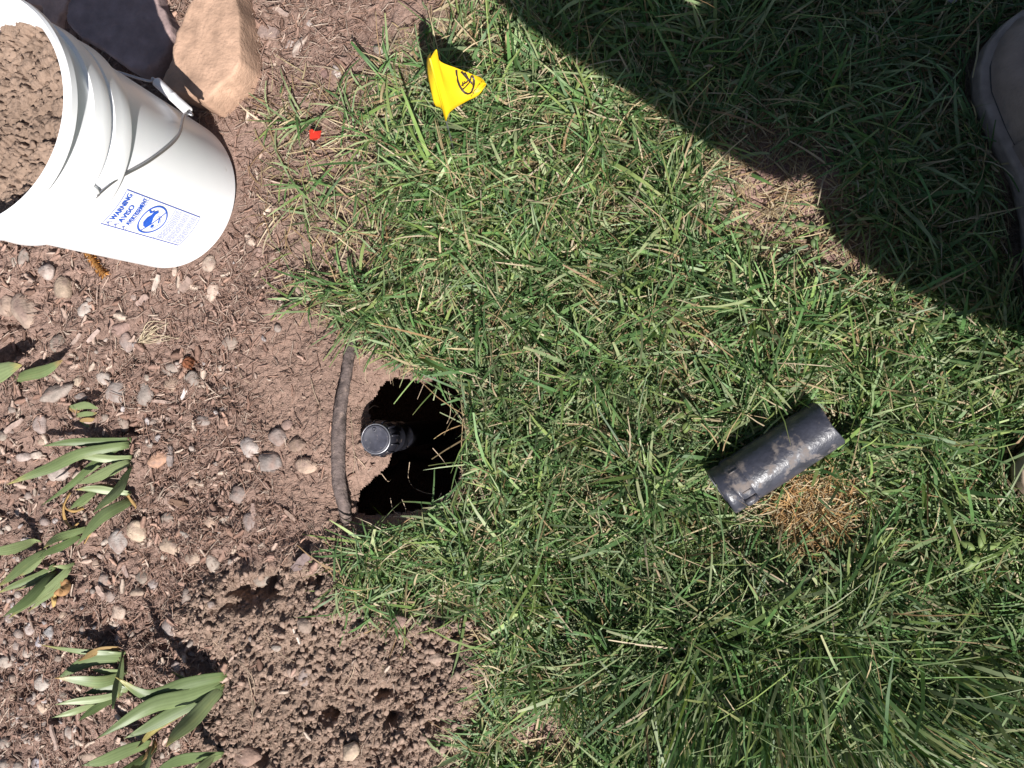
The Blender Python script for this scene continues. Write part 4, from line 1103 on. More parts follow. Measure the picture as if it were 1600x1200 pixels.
for i, (P, lab) in enumerate((([(118, 768), (108, 790), (112, 812), (122, 822), (132, 815)], 'curled dry tan strap leaf under the iris fan'), ([(140, 792), (125, 797), (112, 793), (108, 784)], 'dry orange curl looped beneath the iris fan'), ([(208, 772), (214, 780), (220, 789), (221, 793)], 'short dry yellow leaf end by the iris roots'), ([(160, 815), (150, 830), (145, 846)], 'pinkish tan dry strip under the long iris leaf'))):
    S = smooth_pts([np.array([*gz(a, b, .010)]) for a, b in P], 16)
    V = []; 
    for k, s in enumerate(S):
        t = S[min(k + 1, 15)] - S[max(k - 1, 0)]; t /= np.linalg.norm(t); nn = np.array([-t[1], t[0], .5 * math.sin(k * .6)]) * .0022 * (1 - .6 * k / 15)
        V += [s + nn, s - nn]
    o = py_mesh('dry_strap', V, [(2 * k, 2 * k + 1, 2 * k + 3, 2 * k + 2) for k in range(15)], M_DRY, None, True, np.tile(np.array((.42, .26, .10)) * (1, .95, .9)[i % 3], (32, 1)))
    sm = o.modifiers.new('thickness', 'SOLIDIFY'); sm.thickness = .0006
    tag(o, lab, 'dry leaf')
def cone(pts, rad, label, c):
    S = smooth_pts([np.array([*gz(a, b, rad * .9)]) for a, b in pts], 12)
    r = empty('cone_fragment', Vector(S[0]), label, 'cone')
    V, Fc = tube([Vector(s) for s in S], [rad * .55] * 12, 10); under(py_mesh('core', V, Fc, M_DRY, None, True, np.tile(np.array(c) * .5, (len(V), 1))), r)
    for i in range(12):
        for k in range(5):
            a = 2 * math.pi * k / 5 + i * .6
            t = Vector(S[min(i + 1, 11)] - S[max(i - 1, 0)]).normalized(); u = t.cross(Vector((0, 0, 1))).normalized(); w = u.cross(t)
            d = (u * math.cos(a) + w * math.sin(a)); s = d.cross(t).normalized()
            p = Vector(S[i]); e = p + d * rad * 1.15 + t * rad * .5
            V = [p + d * rad * .3 + s * rad * .28, p + d * rad * .3 - s * rad * .28, e - s * rad * .32, e + d * rad * .1 + t * rad * .2, e + s * rad * .32, p + d * rad * .75 + t * rad * .1 + d * rad * .1]
            under(py_mesh('scale', V, [(0, 1, 5), (1, 2, 5), (2, 3, 5), (3, 4, 5), (4, 0, 5)], M_DRY, None, False, np.tile(np.array(c) * random.uniform(.75, 1.2), (6, 1))), r)
cone([(140, 394), (150, 408), (160, 422), (167, 430)], .0052, 'orange brown cone fragment beneath the bucket wall', (.50, .24, .07))
cone([(291, 563), (298, 567), (305, 570)], .0062, 'small dark red cone fragment beside the angular grey stone', (.26, .10, .05))

# dry straw tuft on the mulch
def build_strands(name, specs, label, cat, c, kind='stuff', rad=.0006):
    V = []; Fc = []; C = []
    for P in specs:
        v, f = tube([Vector(p) for p in smooth_pts([np.array(q) for q in P], 9)], [rad * (1 - .5 * k / 8) for k in range(9)], 5)
        n = len(V); V += v; Fc += [tuple(i + n for i in q) for q in f]; C += [np.array(c) * random.uniform(.8, 1.15)] * len(v)
    o = py_mesh(name, V, Fc, M_DRY, None, True, C); tag(o, label, cat, kind=kind)
sp = []
r5 = random.Random(5)
for k in range(16):
    e = (r5.uniform(245, 285), r5.uniform(498, 532)); m = ((231 + e[0]) / 2 + r5.uniform(-6, 6), (534 + e[1]) / 2 + r5.uniform(-14, 6))
    sp.append([gz(225 + r5.uniform(-8, 4), 536, .003), gz(*m, .008 + r5.uniform(0, .008)), gz(*e, .003)])
build_strands('straw_tuft', sp, 'pale dry straw tuft lying on the mulch', 'straw', (.50, .41, .28))
sp = []
def rootlet(P, h=.003): sp.append([gz(a, b, h) for a, b in P])
for P in ([(487, 590), (493, 615), (503, 640), (502, 655)], [(549, 640), (553, 690), (556, 720), (552, 745)], [(556, 712), (566, 722), (572, 730), (570, 734)], [(520, 450), (505, 470), (495, 475)], [(392, 1050), (398, 1080), (396, 1120)], [(560, 1010), (553, 1050), (540, 1072)],
          [(370, 560), (380, 590), (395, 600)], [(410, 980), (440, 1020), (470, 1040)], [(345, 920), (330, 940), (315, 975)], [(375, 1030), (398, 1060), (399, 1100), (395, 1125)], [(335, 1000), (352, 1020), (360, 1040)], [(545, 545), (570, 555), (600, 575)], [(575, 560), (572, 590), (577, 600)],
          [(470, 1115), (478, 1130), (473, 1150)], [(560, 900), (530, 930), (512, 950)], [(552, 880), (548, 920), (551, 990)], [(600, 560), (630, 575), (650, 590)], [(620, 550), (610, 580), (612, 600)]):
    rootlet(P)
for P in ([(640, 722, -.03), (638, 748, -.05), (648, 764, -.06)], [(650, 764, -.05), (664, 770, -.04), (676, 772, -.02)], [(676, 700, -.01), (690, 716, -.02), (700, 730, -.01)], [(610, 778, -.02), (614, 796, -.02), (624, 806, -.01)], [(596, 740, -.03), (606, 752, -.04), (612, 748, -.05)],
          [(700, 606, -.005), (704, 630, -.02), (703, 650, -.035), (698, 662, -.04)], [(662, 600, -.005), (657, 612, -.015), (652, 624, -.02)], [(576, 640, -.025), (584, 634, -.03), (592, 636, -.035)], [(628, 780, -.01), (634, 796, -.012), (632, 806, -.008)], [(690, 770, -.01), (684, 784, -.012), (688, 796, -.01)]):
    sp.append([g(a, b, z) for a, b, z in P])
build_strands('rootlets', sp, 'thin pale rootlets and straws on the bare soil', 'rootlets', (.50, .38, .27), rad=.0005)

# ------------------------------------------------------------------ broad-leaved weeds in the lawn
def weed(px, py, n, ln, wd, label, c=(.13, .19, .075), z=.038, seed=0):
    r2 = random.Random(seed); b = gz(px, py)
    r = empty('weed', b, label, 'weed', 'broad leaved weeds in the lawn')
    for k in range(n):
        a = 2 * math.pi * k / n + r2.uniform(-.4, .4); L = ln * PXM * r2.uniform(.75, 1.15); W = wd * PXM / 2 * r2.uniform(.8, 1.1)
        d = Vector((math.cos(a), math.sin(a), 0)); s = Vector((-d.y, d.x, 0)); V = []
        zc = z + r2.uniform(-.008, .006)
        for i in range(7):
            t = i / 6; w = W * math.sin(math.pi * min(1, .06 + t * .94)) ** .8
            p = b + d * (.004 + L * t) + Vector((0, 0, zc + .006 * t - .009 * t * t))
            V += [p + s * w , p, p - s * w ]
        Fc = [(i * 3 + q, i * 3 + 3 + q, i * 3 + 4 + q, i * 3 + 1 + q) for i in range(6) for q in (0, 1)]
        o = py_mesh('leaf', V, Fc, M_GRASS, None, True, np.tile(np.array(c) * r2.uniform(.85, 1.15), (len(V), 1)))
        sm = o.modifiers.new('thickness', 'SOLIDIFY'); sm.thickness = .0005
        under(o, r)
    V, Fc = tube([b + Vector((0, 0, -.003)), b + Vector((.001, 0, z * .5)), b + Vector((0, 0, z))], .0009, 6)
    under(py_mesh('stem', V, Fc, M_GRASS, None, True, np.tile(np.array(c), (len(V), 1))), r)
weed(1168, 1000, 7, 30, 12, 'pale green weed rosette in the long grass below the dead tuft', seed=1)
weed(1505, 852, 5, 26, 11, 'lime green weed sprig in the grass below the second boot', (.17, .23, .075), seed=2)
weed(1232, 352, 4, 16, 10, 'small clover like weed on the bare patch', z=.014, seed=3)
weed(1262, 372, 4, 15, 9, 'tiny round leaved weed beside the bare patch straw', z=.012, seed=4)
weed(1305, 352, 4, 18, 9, 'thin leaved weed at the shadow edge of the bare patch', z=.014, seed=5)
weed(1165, 372, 4, 15, 10, 'low weed at the near side of the bare patch', z=.018, seed=6)
weed(1072, 652, 4, 18, 10, 'yellow green weed above the black sprinkler body', (.16, .215, .065), z=.036, seed=7)
weed(1352, 760, 4, 18, 8, 'small weed right of the dead straw tuft', (.17, .24, .09), z=.036, seed=8)

# ------------------------------------------------------------------ the photographer: crouching beside the frame, boots reaching into it
person = empty('person', (0.62, 0.02, 0.0), 'person crouching in jeans and leather boots with a phone in the hands', 'person')
S_K = [0, .012, .04, .10, .25, .40, .52, .66, .78, .86, .92, .965, .988, 1.0]
MED = [0, .016, .026, .034, .037, .033, .036, .050, .0575, .055, .045, .030, .017, 0]
LAT = [0, .016, .026, .034, .038, .040, .044, .050, .050, .045, .036, .024, .014, 0]
BOOTS = []
def boot(toe, direc, L, medial_left, m_up, m_sole, label, wscale=1.0, hscale=1.0):
    d = Vector((direc[0], direc[1], 0)).normalized(); left = Vector((-d.y, d.x, 0))
    heel = Vector((toe[0], toe[1], 0)) - d * L
    lw, rw = (MED, LAT) if medial_left else (LAT, MED)
    def hw(tab, s): return float(np.interp(s, S_K, tab)) * wscale
    BOOTS.append((heel, d, left, L, lw, rw, wscale))
    ns = 60
    ss = [0.5 - 0.5 * math.cos(math.pi * i / ns) for i in range(ns + 1)]
    outline = [(s * L, hw(lw, s)) for s in ss] + [(s * L, -hw(rw, s)) for s in reversed(ss[1:-1])]
    P = [np.array(p) for p in outline]
    def W(p, z): return heel + d * p[0] + left * p[1] + Vector((0, 0, z))
    zbot, zw = 0.004, 0.030 * hscale
    n = len(P); c = np.array([L * .5, 0.0])
    rings = [(-.004, zbot), (0, zbot + .003), (.001, zbot + .012), (-.0005, zw - .006), (-.0005, zw - .002), (-.0025, zw), (-.016, zw + .0005)]
    tang = np.array([P[(i + 1) % n] - P[i - 1] for i in range(n)]); nr = np.stack([tang[:, 1], -tang[:, 0]], 1); nr /= np.linalg.norm(nr, axis=1)[:, None]
    nr = np.where(((np.array(P) - c) * nr).sum(1)[:, None] < 0, -nr, nr)
    V = []
    for off, z in rings:
        lift = [0.010 * max(0, (p[0] / L - .8) / .2) ** 2 for p in P]
        V += [W(P[i] + nr[i] * off, z + lift[i] + .0012 * mnoise.noise(Vector((P[i][0] * 90, P[i][1] * 90, z * 200)))) for i in range(n)]
    Fc = [(i * n + k, i * n + (k + 1) % n, (i + 1) * n + (k + 1) % n, (i + 1) * n + k) for i in range(len(rings) - 1) for k in range(n)] + [tuple(range(n)), tuple((len(rings) - 1) * n + k for k in range(n))]
    root = py_mesh('boot', V, Fc, m_sole); root['label'] = label
    under(root, person)
    HZ = ([0, .05, .12, .3, .42, .55, .70, .82, .90, .96, 1.0], [.06, .085, .10, .105, .100, .080, .062, .052, .044, .033, .012])
    def upper(s0, s1, grow, inset=.0125, name='upper', mat=m_up):
        nsec = 44; na = 20; V = []
        for i in range(nsec + 1):
            s = s0 + (s1 - s0) * (0.5 - .5 * math.cos(math.pi * i / nsec) if name == 'upper' else i / nsec)
            s_in = inset / L + s * (1 - 2 * inset / L)
            wl = max(.001, hw(lw, s_in) - inset * .72 + grow); wr = max(.001, hw(rw, s_in) - inset * .72 + grow); h = float(np.interp(s, *HZ)) * hscale + grow
            for k in range(na + 1):
                a = math.pi * k / na; ca, sa = math.cos(a), math.sin(a)
                y = (wl if ca > 0 else wr) * math.copysign(abs(ca) ** .82, ca); z = h * sa ** .78
                p = W((s_in * L, y), zw - .003 + z + 0.010 * max(0, (s_in - .8) / .2) ** 2)
                cr = .0016 * mnoise.noise(Vector((s * 16, a * 1.3, L))) + (.0020 * math.sin(s * 95 + 2 * math.sin(a * 2)) * math.exp(-((s - .66) / .05) ** 2) * sa)
                V.append(p + Vector((0, 0, cr)))
        m = na + 1
        Fc = [(i * m + k, (i + 1) * m + k, (i + 1) * m + k + 1, i * m + k + 1) for i in range(nsec) for k in range(na)] + [tuple(range(m)), tuple(nsec * m + k for k in range(m))]
        o = py_mesh(name, V, Fc, mat); under(o, root); return o
    o = py_mesh('upper', [(0, 0, 0)], [], m_up); bpy.data.objects.remove(o)
    o = upper(0, 1, 0.0); o.parent = root; o.matrix_parent_inverse = Matrix.Identity(4); fix(o, root)
    q = upper(.02, .62, .0022, name='quarter_panel'); fix(q, root)
    # double stitch along the front edge of the quarter
    for ds in (.612, .598):
        pts = []
        for k in range(25):
            a = math.pi * (0.05 + .9 * k / 24); ca, sa = math.cos(a), math.sin(a)
            s = ds - .05 * (1 - sa); s_in = .0125 / L + s * (1 - .025 / L)
            wl = hw(lw, s_in) - .009 + .0026; wr = hw(rw, s_in) - .009 + .0026; h = float(np.interp(s, *HZ)) * hscale + .0026
            pts.append(W((s_in * L, (wl if ca > 0 else wr) * math.copysign(abs(ca) ** .82, ca)), zw - .003 + h * sa ** .78))
        V, Fc = tube(pts, .0007, 6); st = py_mesh('stitching', V, Fc, M_THREAD); fix(st, root)
    # groove between upper and welt
    gv_ = [W(P[i] - nr[i] * .0095, zw + .0012 + 0.010 * max(0, (P[i][0] / L - .8) / .2) ** 2) for i in range(n)]
    V, Fc = tube(gv_ + [gv_[0]], .0011, 6, caps=False); st = py_mesh('welt_seam', V, Fc, M_THREAD); fix(st, root)
    # ankle shaft
    pr = []
    V = []
    for z, f in ((.07, 1.0), (.11, .98), (.15, .96), (.19, 1.0), (.205, 1.02), (.205, .94), (.12, .9)):
        for k in range(32):
            a = 2 * math.pi * k / 32
            V.append(W((L * .20 + .058 * f * math.cos(a), .041 * f * math.sin(a)), z))
    Fc = [(i * 32 + k, i * 32 + (k + 1) % 32, (i + 1) * 32 + (k + 1) % 32, (i + 1) * 32 + k) for i in range(6) for k in range(32)]
    sh = py_mesh('shaft', V, Fc, m_up); fix(sh, root)
    return root
def fix(o, boot_root):
    """world-built mesh under a part of the person: person offset already undone in the boot's inverse"""
    o.parent = boot_root
    o.matrix_parent_inverse = Matrix.Identity(4)
boot((0.388, 0.392), (-0.13, 0.99), 0.345, True, M_BOOT, M_SOLE, 'grey brown leather boot in shadow', 1.07)
boot((0.3635, -0.062), (-0.975, 0.22), 0.30, False, M_BOOT2, M_SOLE2, 'dark brown boot toe with pale sole edge in sunlight', .80)

def skin_mesh(name, J, E, sub=2):
    """continuous body surface grown over a joint graph: J name -> (pos, (rx, ry))"""
    names = list(J); me = bpy.data.meshes.new(name)
    me.from_pydata([J[k][0] for k in names], [(names.index(a), names.index(b)) for a, b in E], [])
    o = bpy.data.objects.new(name, me); col.objects.link(o)
    sk = o.modifiers.new('skin', 'SKIN'); sk.use_smooth_shade = True; sk.branch_smoothing = .6
    for i, k in enumerate(names):
        sv = me.skin_vertices[0].data[i]; r = J[k][1]
        gk = 1.0 if k[0] in 'ft' or k[:2] in ('hd', 'ja', 'sk', 'cr', 'ne') else 1.36
        r = tuple(q * gk for q in r) if hasattr(r, '__len__') else r * gk
        sv.radius = r if hasattr(r, '__len__') else (r, r); sv.use_root = (i == 0)
    ss = o.modifiers.new('sub', 'SUBSURF'); ss.levels = sub; ss.render_levels = sub
    bpy.context.view_layer.update()
    m2 = bpy.data.meshes.new_from_object(o.evaluated_get(bpy.context.evaluated_depsgraph_get()))
    bpy.data.objects.remove(o); m2.name = name
    for p in m2.polygons: p.use_smooth = True
    return link(bpy.data.objects.new(name, m2))
J = {'pelvis': ((.78, -.02, .30), (.15, .13)), 'waist': ((.65, -.05, .46), (.15, .14)), 'chest': ((.475, -.075, .64), (.165, .135)), 'upchest': ((.41, -.06, .77), (.14, .11)), 'neck': ((.42, -.04, .89), .055), 'jaw': ((.40, -.03, .965), .07), 'skull': ((.395, -.03, 1.04), .088), 'crown': ((.40, -.03, 1.10), .06),
     'shL': ((.42, -.17, .78), .070), 'elL': ((.360, -.106, .52), .046), 'mdL': ((.235, -.100, .695), .041), 'wrL': ((.142, -.098, .785), .036), 'hdL': ((.118, -.066, .820), (.032, .018)),
     'shR': ((.45, .10, .78), .068), 'elR': ((.40, .18, .59), .05), 'wrR': ((.165, .085, .79), .034), 'hdR': ((.125, .052, .824), (.032, .018)),
     'hipL': ((.72, -.13, .32), .105), 'knL': ((.368, -.078, .45), .062), 'cfL': ((.50, -.025, .28), .062), 'anL': ((.585, -.015, .14), .045),
     'hipR': ((.74, .10, .30), .105), 'knR': ((.47, .20, .42), .076), 'cfR': ((.455, .15, .26), .064), 'anR': ((.428, .115, .14), .045)}
Ed = [('pelvis', 'waist'), ('waist', 'chest'), ('chest', 'upchest'), ('upchest', 'neck'), ('neck', 'jaw'), ('jaw', 'skull'), ('skull', 'crown'), ('upchest', 'shL'), ('shL', 'elL'), ('elL', 'mdL'), ('mdL', 'wrL'), ('wrL', 'hdL'), ('upchest', 'shR'), ('shR', 'elR'), ('elR', 'wrR'), ('wrR', 'hdR'),
      ('pelvis', 'hipL'), ('hipL', 'knL'), ('knL', 'cfL'), ('cfL', 'anL'), ('pelvis', 'hipR'), ('hipR', 'knR'), ('knR', 'cfR'), ('cfR', 'anR')]
for s, y0, ys in (('L', -.066, -1), ('R', .052, 1)):          # fingers folded round the phone's edges
    hx = .118 if s == 'L' else .125
    for k in range(4):
        x = hx + .018 - .016 * k; ln = (.9, 1.0, 1.05, .85)[k]
        J['f%s%da' % (s, k)] = ((x, y0 - ys * .024 * ln, .834), .0085); J['f%s%db' % (s, k)] = ((x - .002, y0 - ys * .040 * ln, .852), .0075)
        Ed += [('hd' + s, 'f%s%da' % (s, k)), ('f%s%da' % (s, k), 'f%s%db' % (s, k))]
    J['t%sa' % s] = ((hx + .02, y0 + ys * .002, .853), .010); J['t%sb' % s] = ((hx - .005, y0 - ys * .022, .876), .0085)
    Ed += [('hd' + s, 't%sa' % s), ('t%sa' % s, 't%sb' % s)]
body = skin_mesh('body', J, Ed)
bm_ = body.data
for m in (M_SHIRT, M_DENIM, M_SKIN): bm_.materials.append(m)
segs = [(np.array(J[a][0]), np.array(J[b][0]), a, b) for a, b in Ed]
def region(p):
    best = (9, '')
    for a, b, na, nb in segs:
        t = np.clip(np.dot(p - a, b - a) / np.dot(b - a, b - a), 0, 1); dd = np.linalg.norm(p - a - t * (b - a))
        if dd < best[0]: best = (dd, na, nb, t)
    _, na, nb, t = best
    if na == 'pelvis' and nb == 'waist': return 1 if t < .6 else 0
    if na.startswith(('hip', 'kn', 'cf')) or nb.startswith('hip'): return 1
    if na.startswith(('hd', 'wr', 'f', 't', 'neck', 'jaw', 'skull')): return 2
    return 0
for p in bm_.polygons:
    p.material_index = region(np.array(p.center))
under(body, person)
# hair cap and a simple face
def ball(c, r, name, mat, f=None):
    V0, T0 = ICO3; V = []
    for v in V0:
        k = 1 + (.05 * mnoise.noise(Vector(v * 6)) if f is None else 0); V.append(Vector(c) + Vector((v[0] * r[0] * k, v[1] * r[1] * k, v[2] * r[2] * k)))
    o = py_mesh(name, V, [tuple(t) for t in T0], mat); under(o, person); return o
ball((.418, -.03, 1.085), (.098, .094, .088), 'hair', M_HAIR)
ball((.305, -.03, 1.01), (.016, .012, .02), 'nose', M_SKIN, 1)
for s in (-1, 1):
    ball((.322, -.03 + s * .032, 1.035), (.010, .014, .009), 'eye', M_PHONE, 1); ball((.405, -.03 + s * .088, 1.02), (.02, .010, .03), 'ear', M_SKIN, 1)
# phone held over the lawn; its lens is where the picture is taken from
def build_phone():
    bm = bmesh.new(); bmesh.ops.create_cube(bm, size=1.0)
    bmesh.ops.scale(bm, vec=(.155, .074, .0085), verts=bm.verts); bmesh.ops.bevel(bm, geom=bm.edges[:], offset=.003, segments=3, affect='EDGES')
    me = bpy.data.meshes.new('phone'); bm.to_mesh(me); bm.free(); me.materials.append(M_PHONE)
    o = link(bpy.data.objects.new('phone', me))
    o.matrix_world = M4 @ Matrix.Translation((.060, 0, .0085))
    tag(o, 'black phone held level in both hands of the crouching person', 'phone')
build_phone()

# ------------------------------------------------------------------ lawn
def blades(x, y, z, L, W, az, e0, e1, roll, C0, tipc, tipw, curl):
    """ribbons of 4 quads from base to (mown) tip"""
    n = len(x); NS = 5
    P = np.zeros((n, NS, 3)); P[:, 0] = np.stack([x, y, z], 1)
    T = np.zeros((n, NS, 3))
    for i in range(NS):
        t = i / (NS - 1); el = e0 + (e1 - e0) * t; a = az + curl * t
        T[:, i] = np.stack([np.cos(a) * np.cos(el), np.sin(a) * np.cos(el), np.sin(el)], 1)
    for i in range(1, NS):
        P[:, i] = P[:, i - 1] + (T[:, i - 1] + T[:, i]) / 2 * (L / (NS - 1))[:, None]
    zr = zg(P[..., 0], P[..., 1]) + .0025
    low = P[..., 2] < zr
    hpx, hpy = pix(P[..., 0], P[..., 1]); inh = hole_sd(hpx, hpy) > -4
    P[..., 2] = np.where(low & ~inh, zr + .004 * rng.random(zr.shape), P[..., 2])
    S = np.stack([-T[..., 1], T[..., 0], np.zeros((n, NS))], -1); S /= np.linalg.norm(S, axis=-1, keepdims=True) + 1e-9
    U = np.cross(S, T)
    SD = S * np.cos(roll)[:, None, None] + U * np.sin(roll)[:, None, None]
    prof = np.array([.75, 1.0, .95, .75, 0])[None, :] + np.zeros((n, NS)); prof[:, 4] = tipw
    hw = (W / 2)[:, None] * prof
    V = np.zeros((n, NS, 2, 3)); V[:, :, 0] = P + SD * hw[..., None]; V[:, :, 1] = P - SD * hw[..., None]
    base = np.arange(n) * (NS * 2)
    f = np.array([[2 * i, 2 * i + 1, 2 * i + 3, 2 * i + 2] for i in range(NS - 1)])
    tt = np.array([1.35, 1.0, 1.0, 1.0, 1.0])
    C = C0[:, None, :] * (1 - np.array([0, 0, 0, .1, .7])[None, :, None] * tipc[:, None, None]) + np.array([.40, .33, .16]) * np.array([0, 0, 0, .1, .7])[None, :, None] * tipc[:, None, None]
    wb = np.array([.35, .06, 0, 0, 0])[None, :, None]
    C = C * (1 - wb) + np.array([.26, .27, .14]) * wb
    return P, V, f, base, np.repeat(C[:, :, None, :], 2, 2)
def finish_blades(name, P, V, f, base, C, keep, mat, label, cat):
    V = V[keep]; C = C[keep]; n = len(V); m = V.shape[1] * 2
    Q = (f[None] + (np.arange(n) * m)[:, None, None]).reshape(-1, 4)
    o = np_mesh(name, V.reshape(-1, 3), Q, mat, C.reshape(-1, 3)); tag(o, label, cat, kind='stuff'); return n
def clear_of(P, thin=True):
    """drop blades that would run through solid things"""
    ok = np.ones(len(P), bool)
    a, b = PIPE_A, PIPE_B; ab = b - a
    t = np.clip(((P - a) @ ab) / (ab @ ab), -.06, 1.0); d = np.linalg.norm(P - a - t[..., None] * ab, axis=-1)
    ok &= ~(d < PIPE_R * .98).any(1)
    for heel, dv, lf, L, lw, rw, ws in BOOTS:
        rel = P - np.array(heel); s = rel @ np.array(dv) / L; yy = rel @ np.array(lf)
        hl = np.interp(s, S_K, lw) * ws; hr = np.interp(s, S_K, rw) * ws
        ok &= ~((s > 0) & (s < 1) & (yy < hl) & (yy > -hr) & (P[..., 2] < .09)).any(1)
    bx_, by_ = pix(P[:, 2:, 0], P[:, 2:, 1])
    br = np.maximum(np.exp(-((((bx_ - 1218) / 124) ** 2 + ((by_ - 305) / 118) ** 2)) ** 1.5), .9 * np.exp(-((((bx_ - 1325) / 110) ** 2 + ((by_ - 400) / 54) ** 2)) ** 1.5))
    br = np.maximum(br, .9 * np.exp(-((((bx_ - 826) / 58) ** 2 + ((by_ - 1142) / 32) ** 2)) ** 1.5))
    br = np.maximum(br, .95 * np.exp(-((((bx_ - 705) / 72) ** 2 + ((by_ - 1025) / 84) ** 2)) ** 1.5)); br = np.maximum(br, .8 * np.exp(-((((bx_ - 690) / 60) ** 2 + ((by_ - 60) / 50) ** 2)) ** 1.5))
    br = np.maximum(br, .78 * sstep(650, 520, bx_) * sstep(500, 430, by_)); br = np.maximum(br, .7 * np.exp(-((((bx_ - 735) / 36) ** 2 + ((by_ - 778) / 28) ** 2)) ** 1.5))
    br = np.maximum(br, .85 * np.exp(-((((bx_ - 1266) / 62) ** 2 + ((by_ - 798) / 52) ** 2)) ** 1.5)) if thin else br
    if thin: ok &= ~(rng.random(len(P)) < .90 * br.max(1))
    hx_, hy_ = pix(P[..., 0], P[..., 1]); hin = (hole_sd(hx_, hy_) > 3).any(1); ok &= ~(hin & (rng.random(len(P)) > .10))
    dz = np.hypot(P[..., 0] - BK.x, P[..., 1] - BK.y); ok &= ~((dz < RR) & (P[..., 2] < .28)).any(1)
    return ok
def lawn_density(px, py, x, y):
    sd = sdpoly(px, py, LAWN) + 55 * fbm(x, y, 17, 3, 40.)
    d = sstep(-18, 45, sd)
    d = d * (1 - .92 * thin_zone(px, py))
    for (cx, cy, rx, ry, k) in ((1228, 318, 108, 112, .985), (1310, 395, 95, 55, .85), (1165, 225, 55, 50, .8), (822, 1142, 75, 46, .93), (880, 1155, 45, 36, .8), (735, 775, 40, 35, .85), (690, 70, 75, 60, .85), (790, 55, 60, 45, .7), (650, 150, 50, 50, .5), (1265, 792, 66, 60, .96), (925, 300, 25, 25, .4), (1100, 430, 30, 25, .35), (1440, 470, 60, 30, .55), (720, 480, 22, 20, .4)):
        d = d * (1 - k * np.exp(-(((px - cx) / rx) ** 2 + ((py - cy) / ry) ** 2) ** 1.6 * (1 + 1.2 * fbm(x, y, 22, 3, 80.))))
    return d * (.16 + .84 * sstep(-.17, .13, fbm(x, y, 24, 3, 50.)))
GR = np.array([1.36, 1.40, 1.10]) * np.array([[.044, .090, .034], [.062, .118, .046], [.088, .144, .064], [.132, .172, .104], [.064, .108, .052], [.175, .205, .135], [.040, .078, .030], [.098, .142, .050], [.128, .16, .066], [.165, .185, .12]])
ST = np.array([[.42, .33, .19], [.50, .40, .25], [.35, .25, .14], [.30, .19, .10], [.46, .37, .26]])
def build_lawn():
    # tufts: blades of one tuft leave a common root and fan out
    N = 190000
    M = 4200
    tpx, tpy, tx_, ty_ = scatter(M, 380, 1960, -230, 1430)
    own = rng.integers(0, M, N); loose = rng.random(N) < .45
    rad = rng.gamma(1.6, .0055, N); ra = rng.uniform(0, 6.283, N)
    px, py, x, y = scatter(N, 380, 1960, -230, 1430)
    x = np.where(loose, x, tx_[own] + rad * np.cos(ra)); y = np.where(loose, y, ty_[own] + rad * np.sin(ra))
    px, py = pix(x, y)
    d = lawn_density(px, py, x, y)
    keep = (rng.random(N) < d) & (hole_sd(px, py) < -3)
    out = (px > 1660) | (py < -60) | (py > 1260); keep &= ~(out & (rng.random(N) < .45))
    px, py, x, y, ra, loose, own = px[keep], py[keep], x[keep], y[keep], ra[keep], loose[keep], own[keep]; n = len(x)
    tlean = rng.uniform(0, 6.283, M)[own]; ttone = rng.uniform(.6, 1.35, M)[own]; tlen = rng.uniform(.7, 1.3, M)[own]; twid = rng.uniform(.55, 1.35, M)[own]
    flow = 6.283 * 1.6 * vnoise(x * 9 + 5, y * 9) + 2.0 * vnoise(x * 30, y * 30 + 4)
    comb = sstep(840, 1060, py) * sstep(860, 1080, px)                   # long grass laid over at the near edge
    az = np.where(rng.random(n) < .3 + .6 * comb, np.where(rng.random(n) < comb, -1.57 + .75 * np.sin(px * .009 + 1.0) + .5 * np.sin(py * .013), flow) + rng.normal(0, .32, n), rng.uniform(0, 6.283, n))
    fan = np.arctan2(np.sin(ra) + .55 * np.sin(tlean), np.cos(ra) + .55 * np.cos(tlean)) + rng.normal(0, .35, n)
    az = np.where(loose | (rng.random(n) < .85 * comb), az, fan)
    L = rng.uniform(.028, .068, n) * (1 + .75 * comb); L = np.where(rng.random(n) < .12, L * 1.5, L) * np.where(loose, 1, tlen)
    W = rng.uniform(.0008, .0024, n) * (.8 + .35 * (L / .06)) * np.where(loose, 1, twid); W = np.where(rng.random(n) < .15, rng.uniform(.0028, .0050, n), W)
    e0 = np.radians(rng.uniform(18, 78, n)); e1 = e0 - np.radians(rng.uniform(15, 95, n))
    lod = rng.random(n) < .38; e0 = np.where(lod, np.radians(rng.uniform(5, 30, n)), e0); e1 = np.where(lod, np.radians(rng.uniform(-18, 12, n)), e1)
    roll = rng.normal(0, .65, n)
    kind = rng.random(n)
    C = GR[rng.integers(0, len(GR), n)] * rng.uniform(.75, 1.25, (n, 1)) * (.9 + .5 * (fbm(x, y, 7, 3, 60.)[:, None] + .25) + .18 * (sstep(1150, 800, px) * sstep(650, 350, py))[:, None]) * np.where(loose, 1, ttone)[:, None] * (1 - .18 * comb)[:, None]
    dryz = (.10 - .06 * comb) + .09 * sstep(700, 300, py) + .24 * sstep(.5, .0, d[keep]) + .10 * sstep(.1, .35, fbm(x, y, 6, 3, 70.))
    dry = kind < dryz
    C = np.where(dry[:, None], ST[rng.integers(0, len(ST), n)] * rng.uniform(.7, 1.1, (n, 1)), C)
    W = np.where(dry, W * .62, W)
    P, V, f, b, CC = blades(x, y, zg(x, y) - .002 + rng.random(n) * .012, L, W, az, e0, e1, roll, C, (rng.random(n) < .35) * rng.random(n), np.where(rng.random(n) < .5, .55, .12), rng.normal(0, .35, n))
    n1 = finish_blades('grass', P, V, f, b, CC, clear_of(P), M_GRASS, 'green lawn grass with matted broad blades', 'grass')
    # brown thatch under it
    N = 34000
    px, py, x, y = scatter(N, 380, 1760, -120, 1320)
